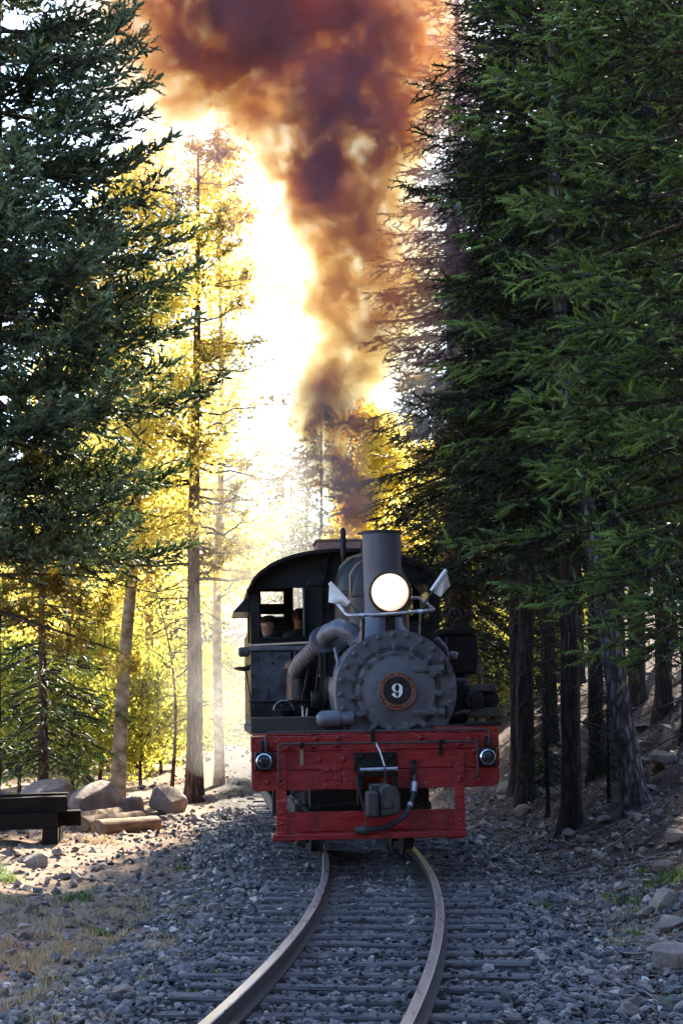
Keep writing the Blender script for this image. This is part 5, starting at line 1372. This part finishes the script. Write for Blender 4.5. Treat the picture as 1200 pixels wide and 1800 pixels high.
# ------------------------------------------------------------------ the crew in the cab
def person(name, root_loc, yaw, label, lean=0.0, look=0.0, cap=True, seat=False):
    """one skinned body mesh: legs, trunk, arms, hands, neck and head; skin colour where skin shows"""
    J = {'pelvis': (0, 0, .92), 'belly': (0, .01, 1.08), 'chest': (0, .02 + lean * .5, 1.30), 'neck': (0, .03 + lean, 1.47), 'head0': (0, .045 + lean, 1.56), 'head1': (0, .05 + lean, 1.64), 'head2': (0, .035 + lean, 1.72)}
    Rr = {'pelvis': .15, 'belly': .15, 'chest': .17, 'neck': .058, 'head0': .088, 'head1': .108, 'head2': .085}
    E_ = [('pelvis', 'belly'), ('belly', 'chest'), ('chest', 'neck'), ('neck', 'head0'), ('head0', 'head1'), ('head1', 'head2')]
    for s, t in ((-1, 'l'), (1, 'r')):
        pts = [('hip', (s * .10, 0, .86), .10), ('knee', (s * .11, .04, .48), .065), ('ankle', (s * .11, -.02, .09), .045), ('toe', (s * .12, .15, .04), .04)]
        prev = 'pelvis'
        for nm, p, r in pts: J[nm + t] = p; Rr[nm + t] = r; E_.append((prev, nm + t)); prev = nm + t
        pts = [('sh', (s * .19, .02 + lean * .7, 1.40), .062), ('el', (s * .26, .06 + lean, 1.13), .048), ('wr', (s * .20, .28 + lean, 1.08), .033), ('pa', (s * .19, .36 + lean, 1.09), .038)]
        prev = 'chest'
        for nm, p, r in pts: J[nm + t] = p; Rr[nm + t] = r; E_.append((prev, nm + t)); prev = nm + t
        for k in range(4):
            J[f'f{k}{t}'] = (s * (.165 + .018 * k), .44 + lean - .008 * abs(k - 1.5), 1.085); Rr[f'f{k}{t}'] = .010; E_.append(('pa' + t, f'f{k}{t}'))
        J['th' + t] = (s * .14, .40 + lean, 1.10); Rr['th' + t] = .011; E_.append(('pa' + t, 'th' + t))
    keys = list(J); ix = {k: i for i, k in enumerate(keys)}
    me = bpy.data.meshes.new(name); me.from_pydata([J[k] for k in keys], [(ix[a], ix[b]) for a, b in E_], [])
    o = link(name, me)
    sk = o.modifiers.new('skin', 'SKIN'); sk.use_smooth_shade = True
    o.modifiers.new('sub', 'SUBSURF').levels = 1
    for i, k in enumerate(keys):
        v = me.skin_vertices[0].data[i]; v.radius = (Rr[k], Rr[k]); v.use_root = (k == 'pelvis')
    bpy.context.view_layer.update()
    dg = bpy.context.evaluated_depsgraph_get()
    m2 = bpy.data.meshes.new_from_object(o.evaluated_get(dg))
    o.modifiers.clear(); o.data = m2
    # face: nose, brow and chin pulled out of the head
    hy = J['head1'][1]
    for v in m2.vertices:
        c = v.co
        if c.z > 1.50:
            if c.y > hy + .05 and abs(c.x) < .03 and 1.59 < c.z < 1.65: c.y += .022
            if c.y > hy + .04 and 1.645 < c.z < 1.67: c.y -= .006
            if c.y > hy + .03 and c.z < 1.56: c.y += .010
    m2.materials.clear(); m2.materials.append(M['clothes']); m2.materials.append(M['skin'])
    for p in m2.polygons:
        c = p.center
        p.material_index = 1 if (c.z > 1.50 or (c.y > .30 + lean and c.z > .9)) else 0
    for s in (-1, 1):
        MB().ico((s * .034, hy + .082, 1.645), .011, sub=2).build('eye', M['white_paint'], o, smooth=60)
        MB().ico((s * .090, hy - .005, 1.635), (.014, .026, .036), sub=2).build('ear', M['skin'], o, smooth=60)
    MB().box((0, hy + .088, 1.578), (.045, .012, .010)).build('mouth', M['badge_red'], o, bevel=.003)
    MB().lathe([(.086, 0), (.094, .02), (.092, .05), (.06, .085), (.01, .09)], (0, hy - .012, 1.668), (0, 0, 1), 20, caps=False).build('hair' if not cap else 'cap', M['cap'] if cap else M['hair'], o, smooth=60)
    if cap: MB().ico((0, hy - .022, 1.638), (.086, .082, .082), sub=2).build('hair', M['hair'], o, smooth=60)
    if cap: MB().prism([(-.07, 0), (.07, 0), (.07, .012), (-.07, .012)], 0, .09).build('cap_brim', M['cap'], o).location = (0, hy + .06, 1.672)
    o.location = root_loc; o.rotation_euler = (0, 0, yaw)
    tag(o, label, 'person', 'crew in the cab')
    return o
LM = Matrix.Translation(loco.location) @ loco.rotation_euler.to_matrix().to_4x4()
person('person', LM @ Vector((-0.78, 5.85, 0.93)), pi * 0.70, 'person in a dark jacket at the cab window, face turned to the side', 0.06)
person('person', LM @ Vector((-0.43, 6.50, 1.05)), pi * 0.1, 'person in a dark cap standing farther back in the cab', 0.0)
MB().b2((-1.03, 5.45, 1.302), (-0.48, 6.0, 1.36)).build('foot_plate', M['deck'], loco, bevel=.01) if False else None

# ------------------------------------------------------------------ timbers, logs, grass, twigs
def beam_obj(name, p0, p1, w, h, mat, label, cat, group=None, seed=0):
    r = random.Random(seed); p0, p1 = Vector(p0), Vector(p1); d = p1 - p0; L = d.length; n = 9
    mb = MB()
    for j in range(n):
        a = L * (j / (n - 1) - 0.5)
        e = lambda: r.uniform(-.006, .006)
        mb.v += [(a, -w / 2 + e(), -h / 2 + e()), (a, w / 2 + e(), -h / 2 + e()), (a, w / 2 + e(), h / 2 + e()), (a, -w / 2 + e(), h / 2 + e())]
    for j in range(n - 1):
        for q in range(4): mb.f.append((j * 4 + q, j * 4 + (q + 1) % 4, (j + 1) * 4 + (q + 1) % 4, (j + 1) * 4 + q))
    mb.f += [(3, 2, 1, 0), tuple((n - 1) * 4 + q for q in range(4))]
    o = mb.build(name, mat, None, smooth=30, bevel=0.008, seg=1)
    o.location = (p0 + p1) / 2
    o.rotation_euler = d.to_track_quat('X', 'Z').to_euler()
    return tag(o, label, cat, group)
TG = 'dark timbers piled by the clearing'
# support block lying on the dirt, its end grain facing us
b = on_ground(94, 26.2)
beam_obj('timber', (b.x, 26.2, b.z + 0.10), (b.x - 0.12, 27.6, b.z + 0.10), 0.20, 0.20, M['timber'], 'short dark timber block lying under the pile as a support', 'timber', TG, 1)
zt = b.z + 0.20
# lower timbers lie across the block, the upper ones across them
beam_obj('timber', (-6.6, 26.02, zt + 0.02), (b.x + 0.07, 26.40, zt + 0.105), 0.24, 0.20, M['timber'], 'lower front timber resting on the short block', 'timber', TG, 2)
beam_obj('timber', (-6.6, 26.45, zt + 0.03), (b.x + 0.30, 26.95, zt + 0.11), 0.24, 0.20, M['timber'], 'lower rear timber sticking out past the others', 'timber', TG, 3)
beam_obj('timber', (-6.6, 26.12, zt + 0.235), (b.x + 0.16, 26.60, zt + 0.312), 0.25, 0.20, M['timber'], 'upper front timber on top of the pile', 'timber', TG, 4)
beam_obj('timber', (-6.6, 26.70, zt + 0.27), (b.x + 0.12, 27.00, zt + 0.335), 0.22, 0.20, M['timber'], 'upper rear timber just showing over the pile', 'timber', TG, 5)

def log_obj(p0, p1, r, label, seed):
    rs_ = random.Random(seed); p0, p1 = Vector(p0), Vector(p1); d = p1 - p0; L = d.length; n = 12; k = 16
    mb = MB()
    for j in range(n):
        a = L * (j / (n - 1) - 0.5); rr = r * (1 - 0.12 * j / n)
        for q in range(k):
            an = 2 * math.pi * q / k; w = rr * (1 + rs_.uniform(-.05, .05))
            mb.v.append((a + (rs_.uniform(-.02, .02) if j in (0, n - 1) else 0), math.cos(an) * w, math.sin(an) * w))
    for j in range(n - 1):
        for q in range(k): mb.f.append((j * k + q, j * k + (q + 1) % k, (j + 1) * k + (q + 1) % k, (j + 1) * k + q))
    mb.f += [tuple(range(k - 1, -1, -1)), tuple((n - 1) * k + q for q in range(k))]
    o = mb.build('log', M['log'], None, smooth=60)
    o.location = (p0 + p1) / 2; o.rotation_euler = d.to_track_quat('X', 'Z').to_euler()
    return tag(o, label, 'log', 'logs lying in the sunlit clearing')
for (xa, da, xb, db, r_, lab, sd) in [(176, 28.6, 278, 29.6, 0.13, 'front log with a rounded near end lying on the sunlit dirt', 1), (148, 29.6, 250, 31.2, 0.13, 'middle log of the three lying side by side', 2), (132, 30.6, 210, 32.6, 0.13, 'rear log, partly behind the timbers, of the three logs', 3)]:
    A, B_ = on_ground(xa, da), on_ground(xb, db)
    log_obj((A.x, A.y, A.z + r_ * 0.8), (B_.x, B_.y, B_.z + r_ * 0.8), r_, lab, sd)

def grass(name, spots, mat, label, seed, h=(0.06, 0.16), blades=26, w=0.006):
    r = np.random.RandomState(seed); V = []; F = []; T_ = []; n = 0
    for (x, y, s) in spots:
        k = int(blades * s) + 4
        bx = x + r.normal(0, 0.06 * s, k); by = y + r.normal(0, 0.06 * s, k); bz = ground_z(bx, by)
        hh = r.uniform(h[0], h[1], k) * (0.6 + 0.5 * s); a = r.uniform(0, 6.28, k); ln = r.uniform(0.3, 1.4, k) * hh
        ww = w * r.uniform(0.6, 1.4, k)
        c, s_ = np.cos(a), np.sin(a)
        B0 = np.stack([bx - s_ * ww, by + c * ww, bz - 0.01], -1); B1 = np.stack([bx + s_ * ww, by - c * ww, bz - 0.01], -1)
        m0 = np.stack([bx + c * ln * 0.35 - s_ * ww * .7, by + s_ * ln * 0.35 + c * ww * .7, bz + hh * 0.6], -1); m1 = np.stack([bx + c * ln * 0.35 + s_ * ww * .7, by + s_ * ln * 0.35 - c * ww * .7, bz + hh * 0.6], -1)
        tp = np.stack([bx + c * ln, by + s_ * ln, bz + hh], -1)
        V.append(np.stack([B0, B1, m0, m1, tp], 1).reshape(-1, 3))
        i = n + np.arange(k) * 5
        F.append(np.concatenate([np.stack([i, i + 1, i + 3], -1), np.stack([i, i + 3, i + 2], -1), np.stack([i + 2, i + 3, i + 4], -1)]))
        T_.append(np.repeat(r.rand(k), 5)); n += k * 5
    o = link(name, np_mesh(name, np.concatenate(V), np.concatenate(F), mat, np.concatenate(T_)))
    return tag(o, label, 'grass', kind='stuff')
rs = np.random.RandomState(77)
sp = []
for (px_, py_, s) in [(20, 1590, 1.3), (30, 1625, 1), (100, 1620, 1.2), (105, 1625, 1), (185, 1610, 1.3), (195, 1615, 1), (230, 1590, .8), (60, 1635, 1.1), (20, 1690, 1.2), (30, 1692, 1.2), (60, 1700, 1), (110, 1672, 1), (130, 1675, 1), (75, 1660, 1.1),
                        (250, 1665, 1), (270, 1668, 1), (180, 1690, 1), (110, 1710, 1), (90, 1730, 1), (150, 1650, .8), (300, 1650, .8), (330, 1585, .7), (360, 1575, .8), (345, 1595, .8), (310, 1560, .6), (240, 1600, 1), (280, 1612, .7), (45, 1760, 1), (20, 1775, 1), (95, 1790, 1),
                        (180, 1478, .9), (210, 1478, 1.0), (8, 1578, 1.3), (1010, 1590, .7), (1060, 1610, .9), (1075, 1590, 1.0), (1100, 1585, .8), (1110, 1640, 1.0), (1085, 1620, .8), (1090, 1660, .9), (400, 1400, 1.0), (420, 1390, 1.0), (1125, 1670, .8)]:
    p = hit_ground(px_, py_)
    for q in range(3): sp.append((p.x + rs.normal(0, .10), p.y + rs.normal(0, .16), s * rs.uniform(.5, 1.1)))
for q in range(150):
    px_, py_ = rs.uniform(0, 420), rs.uniform(1560, 1800)
    if px_ > 430 - (py_ - 1560) * 0.75: continue
    p = hit_ground(px_, py_); sp.append((p.x, p.y, rs.uniform(.2, .7)))
grass('dry_grass', sp, M['dry_grass'], 'tufts of dry tan grass on the gravelly verge', 1, (0.025, 0.085), 42, 0.0032)
sp = []
for (px_, py_, s) in [(585, 1612, .5), (508, 1624, .6), (742, 1602, .5), (720, 1612, .5), (755, 1600, .4), (375, 1726, .5), (325, 1760, .5), (845, 1598, .4), (955, 1600, .6), (5, 1540, 1.3), (12, 1550, 1.2), (320, 1530, .6), (170, 1642, .5), (165, 1645, .5),
                        (1175, 1545, 1.3), (1190, 1550, 1.4), (1160, 1555, 1.0), (1140, 1525, .6), (1090, 1585, .8), (1060, 1582, .6), (1120, 1650, .7), (1180, 1770, .8), (1110, 1590, .6), (120, 1583, .8), (140, 1582, .7), (950, 1345, 1.5), (965, 1330, 1.5), (930, 1370, 1.3)]:
    p = hit_ground(px_, py_)
    for q in range(3): sp.append((p.x + rs.normal(0, .05), p.y + rs.normal(0, .08), s * rs.uniform(.6, 1.1)))
grass('green_grass', sp, M['green_grass'], 'small green weeds between the sleepers and on the slope', 2, (0.03, 0.09), 26, 0.006)

tw = Wood()
def twig(p, L, az, r, lift=0.02):
    n = 6; t = np.linspace(-0.5, 0.5, n); q = np.zeros((n, 3))
    q[:, 0] = p[0] + math.cos(az) * L * t + rs.normal(0, 0.03 * L, n); q[:, 1] = p[1] + math.sin(az) * L * t + rs.normal(0, 0.03 * L, n)
    q[:, 2] = ground_z(q[:, 0], q[:, 1]) + lift + rs.uniform(0, 0.02, n)
    tw.tube(q, np.linspace(r, r * 0.4, n), 5)
for k in range(260):
    x = rs.uniform(1.7, 6.0); y = rs.uniform(10, 27); x += float(track_x(y))
    twig((x, y), rs.uniform(0.15, 0.9), rs.uniform(0, 6.28), rs.uniform(0.003, 0.009))
for (px_, py_, L, az, r) in [(1150, 1510, .75, .35, .010), (1115, 1530, .7, .3, .009), (1170, 1555, .6, 1.0, .009), (1110, 1670, .45, -1.0, .010), (1140, 1683, .35, .1, .010), (1130, 1770, .6, -.35, .008), (1130, 1450, 1.2, .5, .012), (1100, 1290, 1.6, .6, .02), (1000, 1505, .25, .2, .008)]:
    p = hit_ground(px_, py_); twig((p.x, p.y), L, az, r)
o = link('twigs', tw.mesh('twigs', M['twig']), ground); tag(o, kind='stuff')

# ------------------------------------------------------------------ smoke
def plume(name, path, puffs, col, absorb, aniso, warp, nscale, lo, hi, label, cat):
    mb = MB()
    pts = [at(*q[:3]) for q in path]
    mb.tube(pts, [q[3] for q in path], 24)
    m = bpy.data.materials.new(name + '_air'); m.use_nodes = True
    nt = m.node_tree; nt.nodes.clear()
    out = nt.nodes.new('ShaderNodeOutputMaterial'); pv = nt.nodes.new('ShaderNodeVolumePrincipled')
    nt.links.new(pv.outputs[0], out.inputs['Volume'])
    g = nt.nodes.new('ShaderNodeNewGeometry')
    P = g.outputs['Position']
    # turbulence warps the position before the puffs are measured
    w = noise(nt, 0.8, 5, 0.62, P)
    sub = nt.nodes.new('ShaderNodeVectorMath'); sub.operation = 'SUBTRACT'; sub.inputs[1].default_value = (.5, .5, .5)
    nt.links.new(w.outputs['Color'], sub.inputs[0])
    ma = nt.nodes.new('ShaderNodeVectorMath'); ma.operation = 'MULTIPLY_ADD'; ma.inputs[1].default_value = (warp,) * 3
    nt.links.new(sub.outputs[0], ma.inputs[0]); nt.links.new(P, ma.inputs[2])
    tot = None
    for (x, y, d, r, k) in puffs:
        c = at(x, y, d)
        di = nt.nodes.new('ShaderNodeVectorMath'); di.operation = 'DISTANCE'; di.inputs[1].default_value = c
        nt.links.new(ma.outputs[0], di.inputs[0])
        mr = nt.nodes.new('ShaderNodeMapRange'); mr.interpolation_type = 'SMOOTHSTEP'
        mr.inputs[1].default_value = 0.0; mr.inputs[2].default_value = r; mr.inputs[3].default_value = k; mr.inputs[4].default_value = 0.0
        nt.links.new(di.outputs['Value'], mr.inputs[0])
        if tot is None: tot = mr.outputs[0]
        else:
            a = nt.nodes.new('ShaderNodeMath'); a.operation = 'ADD'
            nt.links.new(tot, a.inputs[0]); nt.links.new(mr.outputs[0], a.inputs[1]); tot = a.outputs[0]
    n2 = noise(nt, nscale, 6, 0.68, P, 0.4)
    mr = nt.nodes.new('ShaderNodeMapRange'); mr.inputs[1].default_value = 0.40; mr.inputs[2].default_value = 0.66; mr.inputs[3].default_value = lo; mr.inputs[4].default_value = hi
    nt.links.new(n2.outputs[0], mr.inputs[0])
    mu = nt.nodes.new('ShaderNodeMath'); mu.operation = 'MULTIPLY'
    nt.links.new(tot, mu.inputs[0]); nt.links.new(mr.outputs[0], mu.inputs[1])
    nt.links.new(mu.outputs[0], pv.inputs['Density'])
    pv.inputs['Color'].default_value = (*col, 1)
    pv.inputs['Absorption Color'].default_value = (*absorb, 1)
    pv.inputs['Anisotropy'].default_value = aniso
    o = mb.build(name, m, None, smooth=60)
    tag(o, label, cat, kind='stuff')
# (picture x, picture y, distance, radius m, density)
SMOKE_PUFFS = [(600, 915, 27.1, 0.45, 2.6), (588, 850, 27.5, 0.62, 2.4), (578, 780, 27.9, 0.85, 2.2), (588, 710, 28.2, 1.05, 2.0), (632, 620, 28.7, 1.3, 1.4), (650, 530, 29.2, 1.82, 0.81), (635, 430, 29.7, 2.02, 0.74), (600, 330, 30.1, 1.95, 0.93), (595, 245, 30.4, 1.95, 1.61), (640, 180, 30.8, 1.82, 0.81), (520, 140, 31.2, 2.86, 0.2), (400, 20, 31.8, 2.47, 1.36), (620, 30, 31.8, 2.47, 1.24), (510, -30, 32.2, 3.12, 0.74), (310, 70, 31.8, 2.86, 0.5), (720, 70, 31.8, 2.21, 0.5), (480, -200, 33.2, 4.16, 0.74), (597, 245, 30.4, 1.2, 1.6), (400, 15, 31.8, 1.5, 1.5), (625, 25, 31.8, 1.4, 1.4), (650, 560, 29.0, 0.8, 0.9)]
SMOKE_PATH = [(598, 940, 27.0, 0.3), (592, 880, 27.3, 0.66), (588, 800, 27.8, 1.2), (610, 700, 28.3, 1.62), (640, 600, 28.8, 2.04), (640, 480, 29.4, 2.34), (620, 360, 30.0, 2.64), (600, 250, 30.6, 2.94), (575, 140, 31.2, 3.48), (530, 40, 31.8, 4.56), (510, -60, 32.4, 4.92), (490, -200, 33.2, 4.68), (470, -340, 34.0, 3.84), (460, -400, 34.4, 1.92)]
plume('smoke', SMOKE_PATH, SMOKE_PUFFS, (0.165, 0.125, 0.245), (0.50, 0.235, 0.0), 0.25, 1.8, 1.6, 0.14, 5.2, 'billowing brown and purple smoke column rising behind the smokestack', 'smoke')
STEAM_PATH = [(392, 1365, 35.2, .4), (396, 1310, 35.4, 1.6), (404, 1180, 35.8, 2.3), (425, 1000, 36.6, 2.5), (460, 820, 38, 2.7), (480, 640, 40, 3.0), (465, 460, 42, 3.0), (440, 330, 43, 2.4), (432, 280, 43.4, .9)]
STEAM_PUFFS = [(396, 1280, 35.4, 1.7, .08), (398, 1170, 35.8, 2.2, .08), (425, 1000, 36.6, 2.2, .08), (465, 820, 38, 2.4, .07), (485, 620, 40, 2.8, .06), (450, 440, 42, 2.8, .07)]
plume('steam', STEAM_PATH, STEAM_PUFFS, (0.97, 0.96, 0.94), (1, 1, 1), 0.5, 1.6, 0.7, 0.5, 1.4, 'thin white sunlit steam drifting beside the track behind the cab', 'steam')

plume('steam', [(600, 945, 26.6, .2), (596, 890, 26.8, .55), (575, 800, 27.2, .95), (575, 700, 27.6, 1.1), (590, 610, 28.0, .9), (600, 560, 28.2, .3)],
      [(600, 905, 26.8, .5, 1.4), (590, 850, 27.0, .65, 1.2), (568, 780, 27.3, .85, 1.0), (565, 700, 27.6, .9, .6)], (0.36, 0.37, 0.42), (0.35, 0.35, 0.4), 0.3, 0.8, 1.5, 0.3, 5.0, 'blue-grey steam wisp rising at the foot of the smoke column', 'steam')

plume('steam', [(738, 790, 30.6, .3), (738, 720, 30.8, .9), (742, 600, 31.3, 1.2), (752, 480, 31.9, 1.15), (768, 360, 32.5, 1.1), (785, 220, 33.2, .9), (790, 160, 33.5, .3)],
      [(735, 700, 30.9, .9, .5), (740, 600, 31.3, 1.15, .6), (752, 480, 31.9, 1.1, .4), (768, 350, 32.5, 1.0, .35), (782, 240, 33.1, .8, .3)], (0.55, 0.62, 0.80), (0.9, 0.9, 0.9), 0.2, 0.8, 1.2, 0.3, 1.2, 'bluish veil of thin smoke drifting in front of the ragged fir', 'smoke')

# ------------------------------------------------------------------ air
def haze():
    m = bpy.data.materials.new('thin_haze'); m.use_nodes = True
    nt = m.node_tree; nt.nodes.clear()
    out = nt.nodes.new('ShaderNodeOutputMaterial'); pv = nt.nodes.new('ShaderNodeVolumePrincipled')
    nt.links.new(pv.outputs[0], out.inputs['Volume'])
    pv.inputs['Color'].default_value = (0.96, 0.94, 0.90, 1)
    pv.inputs['Density'].default_value = HAZE_DENSITY
    pv.inputs['Anisotropy'].default_value = 0.55
    mb = MB().b2((-195, -35, -3.5), (195, 335, 52))
    o = mb.build('haze', m, None, smooth=None)
    tag(o, 'thin sunlit haze hanging in the air between the trees', 'haze', kind='stuff')
HAZE_DENSITY = 0.00002
if HAZE_DENSITY > 0: haze()
